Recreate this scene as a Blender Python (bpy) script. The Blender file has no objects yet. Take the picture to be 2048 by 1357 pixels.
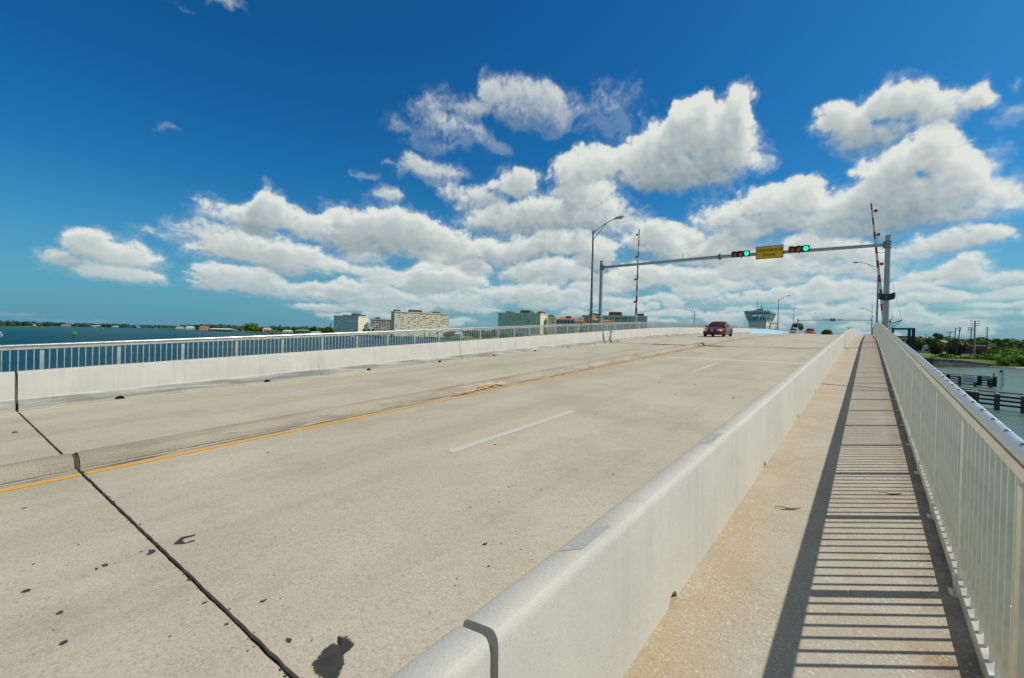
import bpy, bmesh, math, random
import numpy as np
from mathutils import Vector, Matrix
R_ = math.radians
rnd = random.Random(7)
scene = bpy.context.scene
COL = scene.collection

# ------------------------------------------------------------------ helpers
class MB:
    """collects shapes, build() links them as ONE mesh object"""
    def __init__(s): s.v = []; s.f = []; s.m = []; s.cur = 0
    def add(s, vs, fs, mi=None):
        o = len(s.v); s.v += [tuple(v) for v in vs]
        for f in fs: s.f.append(tuple(i + o for i in f)); s.m.append(s.cur if mi is None else mi)
        return s
    def box(s, c, d, rz=0, rx=0, ry=0, mi=None, taper=1.0):
        x, y, z = d[0] / 2, d[1] / 2, d[2] / 2
        M = Matrix.Rotation(rz, 3, 'Z') @ Matrix.Rotation(ry, 3, 'Y') @ Matrix.Rotation(rx, 3, 'X')
        P = []
        for sz in (-1, 1):
            t = taper if sz > 0 else 1
            for sx, sy in ((-1, -1), (1, -1), (1, 1), (-1, 1)):
                P.append(M @ Vector((sx * x * t, sy * y * t, sz * z)) + Vector(c))
        return s.add(P, [(3, 2, 1, 0), (4, 5, 6, 7), (0, 1, 5, 4), (1, 2, 6, 5), (2, 3, 7, 6), (3, 0, 4, 7)], mi)
    def tube(s, pts, r, n=10, mi=None, cap=True):
        pts = [Vector(p) for p in pts]; k = len(pts)
        rs = r if isinstance(r, (list, tuple)) else [r] * k
        vs = []; prev = None
        for i, p in enumerate(pts):
            t = (pts[min(i + 1, k - 1)] - pts[max(i - 1, 0)]).normalized()
            if prev is None:
                a = Vector((0, 0, 1)) if abs(t.z) < .9 else Vector((1, 0, 0)); u = t.cross(a).normalized()
            else: u = (prev - t * prev.dot(t)).normalized()
            prev = u; w = t.cross(u)
            for j in range(n):
                q = 2 * math.pi * j / n; vs.append(p + (u * math.cos(q) + w * math.sin(q)) * rs[i])
        fs = [(i * n + j, i * n + (j + 1) % n, (i + 1) * n + (j + 1) % n, (i + 1) * n + j) for i in range(k - 1) for j in range(n)]
        if cap: fs += [tuple(range(n))[::-1], tuple((k - 1) * n + j for j in range(n))]
        return s.add(vs, fs, mi)
    def lathe(s, prof, n=20, c=(0, 0, 0), axis='Z', mi=None):
        vs = []
        for r, h in prof:
            for j in range(n):
                q = 2 * math.pi * j / n; a, b = r * math.cos(q), r * math.sin(q)
                p = (a, b, h) if axis == 'Z' else ((h, a, b) if axis == 'X' else (b, h, a))
                vs.append((p[0] + c[0], p[1] + c[1], p[2] + c[2]))
        k = len(prof)
        fs = [(i * n + j, i * n + (j + 1) % n, (i + 1) * n + (j + 1) % n, (i + 1) * n + j) for i in range(k - 1) for j in range(n)]
        fs += [tuple(range(n))[::-1], tuple((k - 1) * n + j for j in range(n))]
        return s.add(vs, fs, mi)
    def ball(s, c, r, seg=10, ring=6, mi=None):
        rx, ry, rz = r if isinstance(r, (tuple, list)) else (r, r, r)
        vs = [(c[0], c[1], c[2] - rz)]
        for i in range(1, ring):
            a = -math.pi / 2 + math.pi * i / ring
            for j in range(seg):
                q = 2 * math.pi * j / seg
                vs.append((c[0] + rx * math.cos(a) * math.cos(q), c[1] + ry * math.cos(a) * math.sin(q), c[2] + rz * math.sin(a)))
        vs.append((c[0], c[1], c[2] + rz)); N = len(vs) - 1
        fs = [(0, 1 + (j + 1) % seg, 1 + j) for j in range(seg)]
        for i in range(ring - 2):
            for j in range(seg):
                a = 1 + i * seg; fs.append((a + j, a + (j + 1) % seg, a + seg + (j + 1) % seg, a + seg + j))
        a = 1 + (ring - 2) * seg
        fs += [(a + j, a + (j + 1) % seg, N) for j in range(seg)]
        return s.add(vs, fs, mi)
    def build(s, name, mats, parent=None, smooth=False, bevel=0, fix=True):
        me = bpy.data.meshes.new(name)
        me.from_pydata([tuple(v) for v in s.v], [], s.f)
        if not isinstance(mats, (list, tuple)): mats = [mats]
        for m in mats: me.materials.append(m)
        if len(mats) > 1: me.polygons.foreach_set('material_index', s.m)
        if fix:
            bm = bmesh.new(); bm.from_mesh(me); bmesh.ops.recalc_face_normals(bm, faces=bm.faces); bm.to_mesh(me); bm.free()
        if smooth: me.shade_smooth() if smooth is True else me.set_sharp_from_angle(angle=R_(smooth))
        if smooth and smooth is not True:
            me.polygons.foreach_set('use_smooth', [True] * len(me.polygons))
        o = bpy.data.objects.new(name, me); COL.objects.link(o)
        if parent: o.parent = parent
        if bevel:
            b = o.modifiers.new('b', 'BEVEL'); b.width = bevel; b.segments = 2; b.limit_method = 'ANGLE'; b.harden_normals = False
        return o

def tag(o, label, cat=None, group=None, kind=None):
    o['label'] = label
    if cat: o['category'] = cat
    if group: o['group'] = group
    if kind: o['kind'] = kind
    return o
def thing(name, label, cat, loc=(0, 0, 0), rz=0, group=None):
    o = bpy.data.objects.new(name, None); COL.objects.link(o); o.location = loc; o.rotation_euler = (0, 0, rz)
    o.empty_display_size = .1
    return tag(o, label, cat, group)
def kids(o): return [c for c in bpy.data.objects if c.parent == o]
def dup(root, loc, rz=None, label=None, group=None, scale=None):
    def cp(o, par):
        c = o.copy(); COL.objects.link(c); c.parent = par
        for ch in kids(o): cp(ch, c)
        return c
    r = cp(root, None); r.location = loc
    if rz is not None: r.rotation_euler = (0, 0, rz)
    if label: r['label'] = label
    if group: r['group'] = group
    if scale: r.scale = scale
    return r

# ------------------------------------------------------------------ materials
class NT:
    def __init__(s, tree): s.t = tree; s.n = tree.nodes; s.l = tree.links
    def new(s, ty, **kw):
        n = s.n.new(ty)
        for k, v in kw.items():
            if k == 'ins':
                for a, b in v.items():
                    if hasattr(b, 'is_output'): s.l.new(b, n.inputs[a])
                    else: n.inputs[a].default_value = b
            else: setattr(n, k, v)
        return n
    def math(s, op, a, b=0.0, c=None, clamp=False):
        n = s.new('ShaderNodeMath', operation=op, use_clamp=clamp, ins={0: a, 1: b})
        if c is not None:
            if hasattr(c, 'is_output'): s.l.new(c, n.inputs[2])
            else: n.inputs[2].default_value = c
        return n.outputs[0]
    def noise(s, vec, scale, detail=3, rough=.55, dist=0):
        return s.new('ShaderNodeTexNoise', ins={'Vector': vec, 'Scale': scale, 'Detail': detail, 'Roughness': rough, 'Distortion': dist}).outputs[0]
    def ramp(s, fac, lo, hi):   # linear remap clamped to 0..1
        n = s.new('ShaderNodeMapRange', ins={0: fac, 1: lo, 2: hi}); return n.outputs[0]
    def mix(s, fac, a, b, mode='MIX'):
        n = s.new('ShaderNodeMix', data_type='RGBA', blend_type=mode)
        for i, v in ((0, fac), (6, a), (7, b)):
            if hasattr(v, 'is_output'): s.l.new(v, n.inputs[i])
            else: n.inputs[i].default_value = (v if isinstance(v, (int, float)) else (tuple(v) + (1,))[:4])
        return n.outputs[2]
    def map(s, vec, sc=(1, 1, 1), loc=(0, 0, 0)):
        return s.new('ShaderNodeMapping', ins={'Vector': vec, 'Scale': sc, 'Location': loc}).outputs[0]

def newmat(name):
    m = bpy.data.materials.new(name); m.use_nodes = True
    t = NT(m.node_tree); b = m.node_tree.nodes['Principled BSDF']
    return m, t, b
def setin(t, b, **kw):
    for k, v in kw.items():
        k = k.replace('_', ' ')
        if hasattr(v, 'is_output'): t.l.new(v, b.inputs[k])
        else: b.inputs[k].default_value = v
def simple(name, col, rough=.6, metal=0, var=.12, scale=3, spec=.5, coat=0, bump=0, bscale=40):
    """paint / metal / plastic: base colour with slight procedural wear"""
    m, t, b = newmat(name)
    co = t.new('ShaderNodeTexCoord').outputs['Object']
    n = t.noise(co, scale, 5, .6)
    c = t.mix(t.ramp(n, .3, .7), [x * (1 - var) for x in col], [min(1, x * (1 + var)) for x in col])
    setin(t, b, Base_Color=c, Metallic=metal, Specular_IOR_Level=spec, Coat_Weight=coat)
    setin(t, b, Roughness=t.math('MULTIPLY_ADD', n, .25, rough - .12))
    if bump:
        bn = t.new('ShaderNodeBump', ins={'Height': t.noise(co, bscale, 4), 'Strength': bump, 'Distance': .01})
        t.l.new(bn.outputs[0], b.inputs['Normal'])
    return m
def emis(name, col, st):
    m, t, b = newmat(name)
    setin(t, b, Base_Color=tuple(col) + (1,), Emission_Color=tuple(col) + (1,), Emission_Strength=st, Roughness=.3)
    return m

def road_mat():
    m, t, b = newmat('worn_concrete_road')
    co = t.new('ShaderNodeTexCoord').outputs['Object']
    base = t.mix(t.ramp(t.noise(co, .35, 4, .6), .3, .7), (.475, .418, .305), (.565, .508, .385))
    streak = t.noise(t.map(co, (1.1, .035, 1)), 1.0, 4, .6)
    base = t.mix(t.math('MULTIPLY', t.ramp(streak, .46, .72), .42), base, (.33, .275, .20))
    blot = t.noise(t.map(co, (1, .6, 1), (31, 7, 0)), .7, 7, .72)
    base = t.mix(t.math('MULTIPLY', t.ramp(blot, .5, .72), .5), base, (.31, .26, .185))
    warm = t.noise(t.map(co, (1, .5, 1), (3, 57, 0)), .5, 3, .6)
    base = t.mix(t.math('MULTIPLY', t.ramp(warm, .5, .7), .25), base, (.52, .435, .32))
    g1 = t.noise(co, 60, 3, .7); g2 = t.noise(t.map(co, loc=(9, 9, 9)), 24, 4, .75)
    base = t.mix(t.math('MULTIPLY', t.ramp(g1, .52, .72), .42), base, (.68, .62, .50))
    base = t.mix(t.math('MULTIPLY', t.ramp(g1, .48, .30), .50), base, (.20, .18, .15))
    base = t.mix(t.math('MULTIPLY', t.ramp(g2, .52, .70), .42), base, (.24, .215, .175))
    vo = t.new('ShaderNodeTexVoronoi', ins={'Vector': co, 'Scale': 9.0, 'Randomness': 1.0})
    base = t.mix(t.math('MULTIPLY', t.ramp(vo.outputs['Distance'], .075, .045), t.ramp(t.noise(co, 3.1, 1), .53, .56)), base, (.07, .062, .05))
    h = t.math('MULTIPLY_ADD', g1, .6, t.math('MULTIPLY', g2, .5))
    bn = t.new('ShaderNodeBump', ins={'Height': h, 'Strength': .35, 'Distance': .006})
    setin(t, b, Base_Color=base, Roughness=.82, Specular_IOR_Level=.3, Normal=bn.outputs[0])
    return m
def walk_mat():
    m, t, b = newmat('stained_concrete_walk')
    co = t.new('ShaderNodeTexCoord').outputs['Object']
    x = t.new('ShaderNodeSeparateXYZ', ins={0: co}).outputs
    base = t.mix(t.ramp(t.noise(co, 1.2, 5, .65), .3, .7), (.39, .33, .24), (.455, .415, .335))
    edge = t.ramp(t.math('ADD', x[0], t.math('MULTIPLY', t.noise(co, 1.1, 4), .9)), .05, -.45)
    tan = t.math('MULTIPLY', edge, t.ramp(t.noise(t.map(co, (1, .5, 1)), 1.6, 5, .7), .33, .62))
    base = t.mix(t.math('MULTIPLY', tan, .52), base, (.43, .30, .155))
    rust = t.math('MULTIPLY', t.ramp(x[0], .12, .42), t.ramp(t.noise(t.map(co, (1, 1, 1), (5, 2, 0)), 2.2, 4, .7), .56, .7))
    base = t.mix(t.math('MULTIPLY', rust, .8), base, (.36, .19, .07))
    grime = t.math('MULTIPLY', t.ramp(x[0], .25, .5), t.ramp(t.noise(co, 2.6, 5, .7), .3, .65))
    base = t.mix(t.math('MULTIPLY', grime, .75), base, (.13, .11, .08))
    g1 = t.noise(t.map(co, (1, .8, 1)), 62, 3, .65); g2 = t.noise(co, 6, 4, .6)
    spk = t.math('MULTIPLY', t.ramp(g1, .53, .66), t.ramp(g2, .38, .62))
    base = t.mix(t.math('MULTIPLY', spk, .62), base, (.72, .69, .60))
    base = t.mix(t.math('MULTIPLY', t.ramp(g1, .45, .3), .4), base, (.19, .15, .10))
    bn = t.new('ShaderNodeBump', ins={'Height': g1, 'Strength': .35, 'Distance': .008})
    setin(t, b, Base_Color=base, Roughness=.8, Specular_IOR_Level=.3, Normal=bn.outputs[0])
    return m
def barrier_mat(name, c0, c1, grime=.5, scuff=.8):
    m, t, b = newmat(name)
    tc = t.new('ShaderNodeTexCoord'); co = tc.outputs['Object']
    base = t.mix(t.ramp(t.noise(co, 1.3, 5, .6), .3, .7), c0, c1)
    drip = t.noise(t.map(co, (1, 5, .35)), 1.6, 5, .6)
    base = t.mix(t.math('MULTIPLY', t.ramp(drip, .5, .75), .22 * grime * 2), base, [v * .66 for v in c0])
    blot = t.noise(t.map(co, (1, .5, 2), (3, 3, 3)), .8, 6, .7)
    base = t.mix(t.math('MULTIPLY', t.ramp(blot, .6, .75), .3 * grime), base, [v * .5 for v in c0])
    g1 = t.noise(co, 90, 2, .6); pit = t.new('ShaderNodeTexVoronoi', ins={'Vector': co, 'Scale': 26.0}).outputs['Distance']
    base = t.mix(t.math('MULTIPLY', t.ramp(g1, .47, .3), .3), base, [v * .6 for v in c0])
    base = t.mix(t.math('MULTIPLY', t.ramp(pit, .10, .05), t.ramp(t.noise(co, 5, 2), .5, .6)), base, [v * .45 for v in c0])
    # scuff band from tyres low on the traffic face (a stain with its own height band)
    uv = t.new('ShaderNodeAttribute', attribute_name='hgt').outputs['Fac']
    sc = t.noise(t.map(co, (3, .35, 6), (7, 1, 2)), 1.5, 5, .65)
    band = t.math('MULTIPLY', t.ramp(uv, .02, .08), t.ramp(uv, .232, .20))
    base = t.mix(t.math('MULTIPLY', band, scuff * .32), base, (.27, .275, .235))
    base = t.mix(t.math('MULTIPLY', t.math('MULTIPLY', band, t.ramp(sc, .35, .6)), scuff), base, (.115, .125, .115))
    bn = t.new('ShaderNodeBump', ins={'Height': t.math('ADD', g1, t.math('MULTIPLY', t.noise(co, 14, 3), 1.5)), 'Strength': .22, 'Distance': .006})
    setin(t, b, Base_Color=base, Roughness=.78, Specular_IOR_Level=.3, Normal=bn.outputs[0])
    return m
def kerb_mat():
    m, t, b = newmat('weathered_kerb_concrete')
    co = t.new('ShaderNodeTexCoord').outputs['Object']
    base = t.mix(t.ramp(t.noise(t.map(co, (1, .4, 1)), 1.5, 5, .65), .3, .7), (.33, .28, .21), (.50, .44, .335))
    base = t.mix(t.math('MULTIPLY', t.ramp(t.noise(t.map(co, (2, .3, 3)), 2.3, 5, .7), .5, .7), .6), base, (.22, .18, .13))
    g = t.noise(co, 45, 4, .7)
    base = t.mix(t.math('MULTIPLY', t.ramp(g, .5, .3), .5), base, (.20, .18, .145))
    bn = t.new('ShaderNodeBump', ins={'Height': g, 'Strength': .7, 'Distance': .02})
    setin(t, b, Base_Color=base, Roughness=.85, Specular_IOR_Level=.25, Normal=bn.outputs[0])
    return m
def paint_mark(name, col, wear=.45, under=(.43, .405, .35)):
    m, t, b = newmat(name)
    co = t.new('ShaderNodeTexCoord').outputs['Object']
    n = t.noise(co, 30, 4, .7); n2 = t.noise(t.map(co, (1, .3, 1)), 1.7, 4)
    f = t.math('MULTIPLY', t.ramp(n, .42, .6), wear)
    c = t.mix(f, t.mix(n2, [v * .85 for v in col], col), under)
    setin(t, b, Base_Color=c, Roughness=.7, Specular_IOR_Level=.3)
    return m
def water_mat():
    m, t, b = newmat('bay_water')
    co = t.new('ShaderNodeTexCoord').outputs['Object']
    x = t.new('ShaderNodeSeparateXYZ', ins={0: co}).outputs
    sh = t.ramp(t.math('ADD', x[0], t.math('MULTIPLY', t.noise(co, .03, 3), 40)), -45, 35)
    far = t.ramp(x[0], -900, -250)
    deep = t.mix(far, (.018, .105, .120), (.001, .058, .084))
    str_ = t.noise(t.map(co, (.012, .0016, 1)), 1.0, 4, .6)
    deep = t.mix(t.math('MULTIPLY', t.ramp(str_, .5, .66), .30), deep, (.035, .11, .115))
    c = t.mix(sh, deep, (.125, .200, .135))
    patch = t.noise(co, .30, 5, .65, .6)
    c = t.mix(t.math('MULTIPLY', t.ramp(patch, .45, .7), t.math('MULTIPLY', sh, .8)), c, (.04, .115, .085))
    h1 = t.noise(t.map(co, (1, .55, 1)), 1.3, 4, .6); h2 = t.noise(t.map(co, (.7, 1, 1), (4, 4, 0)), .28, 3, .6)
    h = t.math('MULTIPLY_ADD', h1, .22, t.math('MULTIPLY', h2, .8))
    bn = t.new('ShaderNodeBump', ins={'Height': h, 'Strength': 1.0, 'Distance': 1.1})
    setin(t, b, Base_Color=c, Roughness=.6, Specular_IOR_Level=0.0, Normal=bn.outputs[0])
    fr = t.math('MINIMUM', t.new('ShaderNodeFresnel', ins={'IOR': 1.33, 'Normal': bn.outputs[0]}).outputs[0], .24)
    gl = t.new('ShaderNodeBsdfGlossy', ins={'Roughness': .2, 'Normal': bn.outputs[0]}); fr = t.math('MULTIPLY', fr, t.math('MULTIPLY_ADD', sh, .9, .85)); mx = t.new('ShaderNodeMixShader', ins={0: fr, 1: b.outputs[0], 2: gl.outputs[0]})
    t.l.new(mx.outputs[0], t.n['Material Output'].inputs[0])
    return m
def leaf_mat(name, c0, c1, c2=None, scale=.5):
    m, t, b = newmat(name)
    co = t.new('ShaderNodeTexCoord').outputs['Object']
    ge = t.new('ShaderNodeNewGeometry').outputs['Random Per Island']
    c = t.mix(ge, c0, c1)
    c = t.mix(t.ramp(t.noise(co, scale, 3), .4, .65), c, c2 or [v * .6 for v in c0])
    setin(t, b, Base_Color=c, Roughness=.7, Specular_IOR_Level=.12)
    return m
def ground_mat():
    m, t, b = newmat('shore_grass')
    co = t.new('ShaderNodeTexCoord').outputs['Object']
    c = t.mix(t.ramp(t.noise(co, .09, 5, .65), .35, .65), (.085, .17, .012), (.16, .21, .035))
    c = t.mix(t.ramp(t.noise(t.map(co, loc=(40, 3, 0)), .03, 4, .6), .56, .64), c, (.36, .33, .27))
    c = t.mix(t.math('MULTIPLY', t.ramp(t.noise(co, 1.5, 4), .5, .7), .5), c, (.05, .09, .01))
    setin(t, b, Base_Color=c, Roughness=.9, Specular_IOR_Level=.1)
    return m
def facade(name, col, var=.08):
    return simple(name, col, .8, 0, var, .15, .3)

M = {}
M['road'] = road_mat(); M['walk'] = walk_mat(); M['kerb'] = kerb_mat()
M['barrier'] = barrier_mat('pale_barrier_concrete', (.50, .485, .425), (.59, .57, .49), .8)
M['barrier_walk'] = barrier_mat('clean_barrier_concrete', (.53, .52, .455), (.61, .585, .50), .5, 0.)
M['blue_barrier'] = barrier_mat('light_blue_painted_steel', (.33, .55, .68), (.40, .62, .74), .2, .1)
M['yellow'] = paint_mark('yellow_road_paint', (.80, .40, .012), .25)
M['white'] = paint_mark('white_road_paint', (.66, .64, .57), .75, (.50, .45, .34))
M['rubber'] = simple('black_rubber_seal', (.075, .064, .05), .8, 0, .4, 20, .2, bump=.5, bscale=60)
M['tar'] = simple('dark_tar', (.028, .028, .028), .5, 0, .5, 25, .4, bump=.5, bscale=70)
M['alu'] = simple('weathered_aluminium', (.84, .80, .68), .42, .9, .10, 6, .35)
M['alu_pipe'] = simple('aluminium_pipe', (.62, .63, .61), .36, .75, .08, 8, .5)
M['galv'] = simple('galvanised_steel', (.40, .43, .42), .5, .2, .12, 4, .4)
M['galv_dark'] = simple('dull_galvanised_pole', (.21, .235, .235), .5, .35, .15, 4, .4)
M['dark_metal'] = simple('dark_painted_metal', (.035, .04, .045), .5, 0, .2, 5)
M['bolt'] = simple('dull_bolt', (.24, .23, .21), .45, .6, .2, 30)
M['red_paint'] = simple('red_gate_paint', (.50, .035, .03), .45, 0, .1, 4)
M['white_paint'] = simple('white_gate_paint', (.70, .71, .70), .45, 0, .06, 4)
M['red_lamp'] = simple('red_lamp_lens', (.60, .02, .02), .25, 0, .1, 8)
M['sign_yellow'] = simple('yellow_sign_face', (.95, .52, .008), .55, 0, .06, 3)
M['sign_black'] = simple('black_sign_ink', (.02, .018, .012), .6, 0, .1, 4)
M['signal_body'] = simple('black_signal_housing', (.02, .025, .025), .5, 0, .2, 5)
M['lens_red'] = simple('unlit_red_lens', (.46, .075, .06), .35, 0, .1, 9)
M['lens_amber'] = simple('unlit_amber_lens', (.55, .17, .03), .35, 0, .1, 9)
M['lens_green'] = emis('lit_green_lens', (.02, .85, .50), 1.0)
M['glass'] = simple('dark_glass', (.02, .035, .04), .08, 0, .1, 2, .6)
M['teal_glass'] = simple('teal_tinted_glass', (.012, .13, .13), .1, 0, .35, .8, .6)
m_, t_, b_ = newmat('teal_cabin_glass'); setin(t_, b_, Base_Color=(.05, .46, .43, 1), Roughness=.06, Alpha=.42); M['teal_glass'] = m_
M['tyre'] = simple('tyre_rubber', (.018, .018, .018), .8, 0, .2, 8, .2)
M['rim'] = simple('alloy_rim', (.55, .55, .54), .3, .8, .06, 8)
M['chrome'] = simple('chrome_trim', (.72, .73, .74), .15, .95, .05, 8)
M['amber_lit'] = emis('amber_indicator', (1.0, .33, .03), .9)
M['headlamp'] = simple('headlamp_glass', (.75, .76, .78), .12, .2, .05, 9)
M['water'] = water_mat(); M['ground'] = ground_mat()
M['sand'] = simple('shell_sand', (.52, .45, .35), .9, 0, .15, .4, .1)
M['timber'] = simple('tarred_timber', (.032, .036, .033), .8, 0, .45, 1.2, .2, bump=.5, bscale=8)
M['pile'] = simple('weathered_pile', (.10, .10, .09), .85, 0, .35, 1.5, .2, bump=.5, bscale=8)
M['timber_top'] = simple('bleached_timber', (.26, .235, .19), .85, 0, .3, 1.5, .2)
M['pile_cap'] = simple('pale_pile_cap', (.50, .49, .46), .8, 0, .1, 4)
M['seawall'] = simple('stained_seawall_concrete', (.10, .105, .09), .9, 0, .55, .5, .2)
M['seacap'] = simple('seawall_cap', (.27, .25, .20), .9, 0, .2, .5, .2)
M['navy_steel'] = simple('navy_painted_steel', (.012, .024, .034), .6, 0, .2, 2)
M['pole_wood'] = simple('utility_pole_wood', (.075, .065, .055), .85, 0, .25, 1, .2)
M['pole_conc'] = simple('concrete_utility_pole', (.30, .29, .25), .85, 0, .12, 1, .2)
M['bark'] = simple('grey_bark', (.10, .075, .05), .9, 0, .3, 2, .2)

# ------------------------------------------------------------------ deck geometry
EZ = 7.0
def dz(y):
    z = EZ - 1.95
    if y <= 34: return z + .0529 * y
    z += .0529 * 34
    K = [(34, .0529), (46, .028), (75, .021), (125, 0), (165, -.045), (2000, -.045)]
    for (a, s), (b, t) in zip(K, K[1:]):
        if y > b: z += (b - a) * (s + t) / 2
        else:
            u = s + (t - s) * (y - a) / (b - a); return max(z + (y - a) * (s + u) / 2, 2.2)
def ylist(y0, y1, step=3.0):
    if y1 <= 34: return [y0, y1]
    ys = [y0] + ([34] if y0 < 34 else [])
    y = max(34, y0)
    while y + step < y1 - .5: y += step; ys.append(y)
    return ys + [y1]
def sweep(mb, prof, y0, y1, step=3.0, closed=True, cap=True, ends=0):
    ys = ylist(y0, y1, step); n = len(prof); vs = []
    for y in ys:
        for x, z in prof: vs.append((x, y, dz(y) + z))
    fs = []
    for i in range(len(ys) - 1):
        for j in range(n if closed else n - 1):
            k = (j + 1) % n; fs.append((i * n + j, i * n + k, (i + 1) * n + k, (i + 1) * n + j))
    if cap and closed: fs += [tuple(range(n)), tuple((len(ys) - 1) * n + j for j in range(n))[::-1]]
    return mb.add(vs, fs)

XL, XR = -14.47, -1.42          # traffic faces of the two barriers
JT = [1.25, 15.2, 29.25, 43.3, 57.4, 71.4]
GAP = [.0155, .008, .024, .010, .010, .010]

# road: slabs with open joints, ragged slab edges
def slabs(x0, x1, y0, y1, mb, cols, jit):
    edges = [y0]; 
    for j, g in zip(JT, GAP): edges += [j - g, j + g]
    edges.append(y1)
    r = random.Random(3)
    for a, b in zip(edges[::2], edges[1::2]):
        ys = ylist(a, b); n = cols + 1; vs = []
        for i, y in enumerate(ys):
            for c in range(n):
                e = jit * (r.random() - .5) if i in (0, len(ys) - 1) else 0
                vs.append((x0 + (x1 - x0) * c / cols, y + e, dz(y)))
        fs = [(i * n + c, i * n + c + 1, (i + 1) * n + c + 1, (i + 1) * n + c) for i in range(len(ys) - 1) for c in range(cols)]
        mb.add(vs, fs)
        # slab ends going down
        for i in (0, len(ys) - 1):
            w = [vs[i * n + c] for c in range(n)]
            mb.add(w + [(p[0], p[1], p[2] - .08) for p in w], [(c, c + 1, n + c + 1, n + c) for c in range(cols)])
mb = MB(); slabs(XL - .2, XR + .3, -14, 260, mb, 160, .008)
road = tag(mb.build('road', M['road'], fix=False), 'four lane beige concrete bridge roadway rising to a crest', 'road', kind='structure')
mb = MB()
for j in JT: mb.box((-7.94, j, dz(j) - .05), (13.4, .16, .04))
mb.build('joint_seal', M['rubber'], road)
# ragged crumbs of seal along the near joint
mb = MB()
for i in range(70):
    x = -14.3 + 12.7 * rnd.random(); s = .005 + .012 * rnd.random() ** 3; y = JT[0] + rnd.choice((-1, 1)) * (.018 + .012 * rnd.random())
    n = 6; mb.add([(x + s * (.7 + .8 * rnd.random()) * math.cos(6.283 * k / n), y + s * .8 * (.4 + rnd.random()) * math.sin(6.283 * k / n), dz(y) + .004) for k in range(n)], [tuple(range(n))])
mb.build('seal_crumb', M['rubber'], road, fix=False)['kind'] = 'stuff'
# markings
def strip(mb, x, w, y0, y1, h=.004, rag=.0, seg=.35):
    n = max(2, int((y1 - y0) / seg)); vs = []
    for i in range(n + 1):
        y = y0 + (y1 - y0) * i / n
        vs += [(x - w / 2 + rag * (rnd.random() - .5), y, dz(y) + h), (x + w / 2 + rag * (rnd.random() - .5), y, dz(y) + h)]
    mb.add(vs, [(2 * i, 2 * i + 1, 2 * i + 3, 2 * i + 2) for i in range(n)])
mb = MB(); strip(mb, -7.79, .125, -14, JT[0] - .03, rag=.03)
strip(mb, -7.79, .12, JT[0] + .03, 200, rag=.022); mb.build('yellow_line', M['yellow'], road, fix=False)
for i, y in enumerate((4.66, 16.2, 28.4, 40.6, 52.8, 65, 89.4)):
    mb = MB(); strip(mb, -4.72, .15, y, y + 3.5, rag=.012); mb.build('lane_dash', M['white'], road, fix=False)
for i, y in enumerate((4.95, 16.2, 28.4, 40.6, 52.8, 65)):
    mb = MB(); strip(mb, -11.80, .12, y, y + 3.2, rag=.012); mb.build('lane_dash', M['white'], road, fix=False)
mb = MB()
vs = []
for i in range(40):
    x = -7.3 + 5.6 * i / 39; vs += [(x, 20.75 + .015 * rnd.random(), dz(20.75) + .004), (x, 21.3 + .015 * rnd.random(), dz(21.3) + .004)]
mb.add(vs, [(2 * i, 2 * i + 2, 2 * i + 3, 2 * i + 1) for i in range(39)]); mb.build('stop_line', M['white'], road, fix=False)
# pale edge lines beside the left barrier
mb = MB(); strip(mb, XL + .30, .09, -14, 78, rag=.02); mb.build('edge_line', paint_mark('worn_edge_paint', (.66, .62, .52), .55), road, fix=False)

def gutter_shade_mat():
    m, t, b = newmat('gutter_shade'); co = t.new('ShaderNodeTexCoord').outputs['Object']; n = t.noise(t.map(co, (6, .8, 1)), 1.6, 5, .7)
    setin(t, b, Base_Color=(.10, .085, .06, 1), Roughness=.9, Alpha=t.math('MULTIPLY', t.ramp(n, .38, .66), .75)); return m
M['foot_shade'] = gutter_shade_mat()
for x, w in ((-8.10, .07), (-8.66, .08), (XL + .03, .07), (-7.96, .12)):  # shadow line painted as broken dark strips along the kerb, also at barrier foot
    mb = MB(); strip(mb, x, w, -14, 78, h=.003, rag=.03); mb.build('gutter_shade', M['foot_shade'], road, fix=False)
seam = paint_mark('hairline_seam', (.20, .165, .115), .6, (.45, .40, .30))
for y in (36.3, 50.4):
    mb = MB(); mb.add([(XL + .1 + k * .5, y + q + .004 * math.sin(k * 1.7), dz(y) + .0035) for k in range(27) for q in (0, .012)], [(2 * k, 2 * k + 2, 2 * k + 3, 2 * k + 1) for k in range(26)]); mb.build('slab_seam', seam, road, fix=False)
# tar stains on the road (marks with shapes of their own)
def tar_mat():
    m, t, b = newmat('soft_edged_tar'); co = t.new('ShaderNodeTexCoord').outputs['Object']; core = t.new('ShaderNodeAttribute', attribute_name='core').outputs['Fac']
    n = t.noise(co, 45, 4, .65); a = t.ramp(t.math('ADD', core, t.math('MULTIPLY', t.math('SUBTRACT', n, .5), 1.3)), .12, .42)
    setin(t, b, Base_Color=t.mix(t.noise(co, 18, 4, .6), (.020, .018, .015), (.085, .078, .066)), Roughness=.55, Alpha=t.math('MULTIPLY', a, .93)); return m
M['tar_soft'] = tar_mat()
def stain(pts, h=.004, ring=True):
    mb = MB(); n = len(pts); cx, cy = sum(p[0] for p in pts) / n, sum(p[1] for p in pts) / n
    out = [(x, y, dz(y) + h) for x, y in pts]
    if ring:
        inn = [(cx + (x - cx) * .62, cy + (y - cy) * .62) for x, y in pts]; mb.add(out + [(x, y, dz(y) + h) for x, y in inn], [(k, (k + 1) % n, n + (k + 1) % n, n + k) for k in range(n)] + [tuple(range(n, 2 * n))])
    else: mb.add(out, [tuple(range(n))])
    o = mb.build('tar_stain', M['tar_soft'], road, fix=False); a = o.data.attributes.new('core', 'FLOAT', 'POINT')
    a.data.foreach_set('value', [0.0] * n + [1.0] * n if ring else [.6] * n); return o
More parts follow.
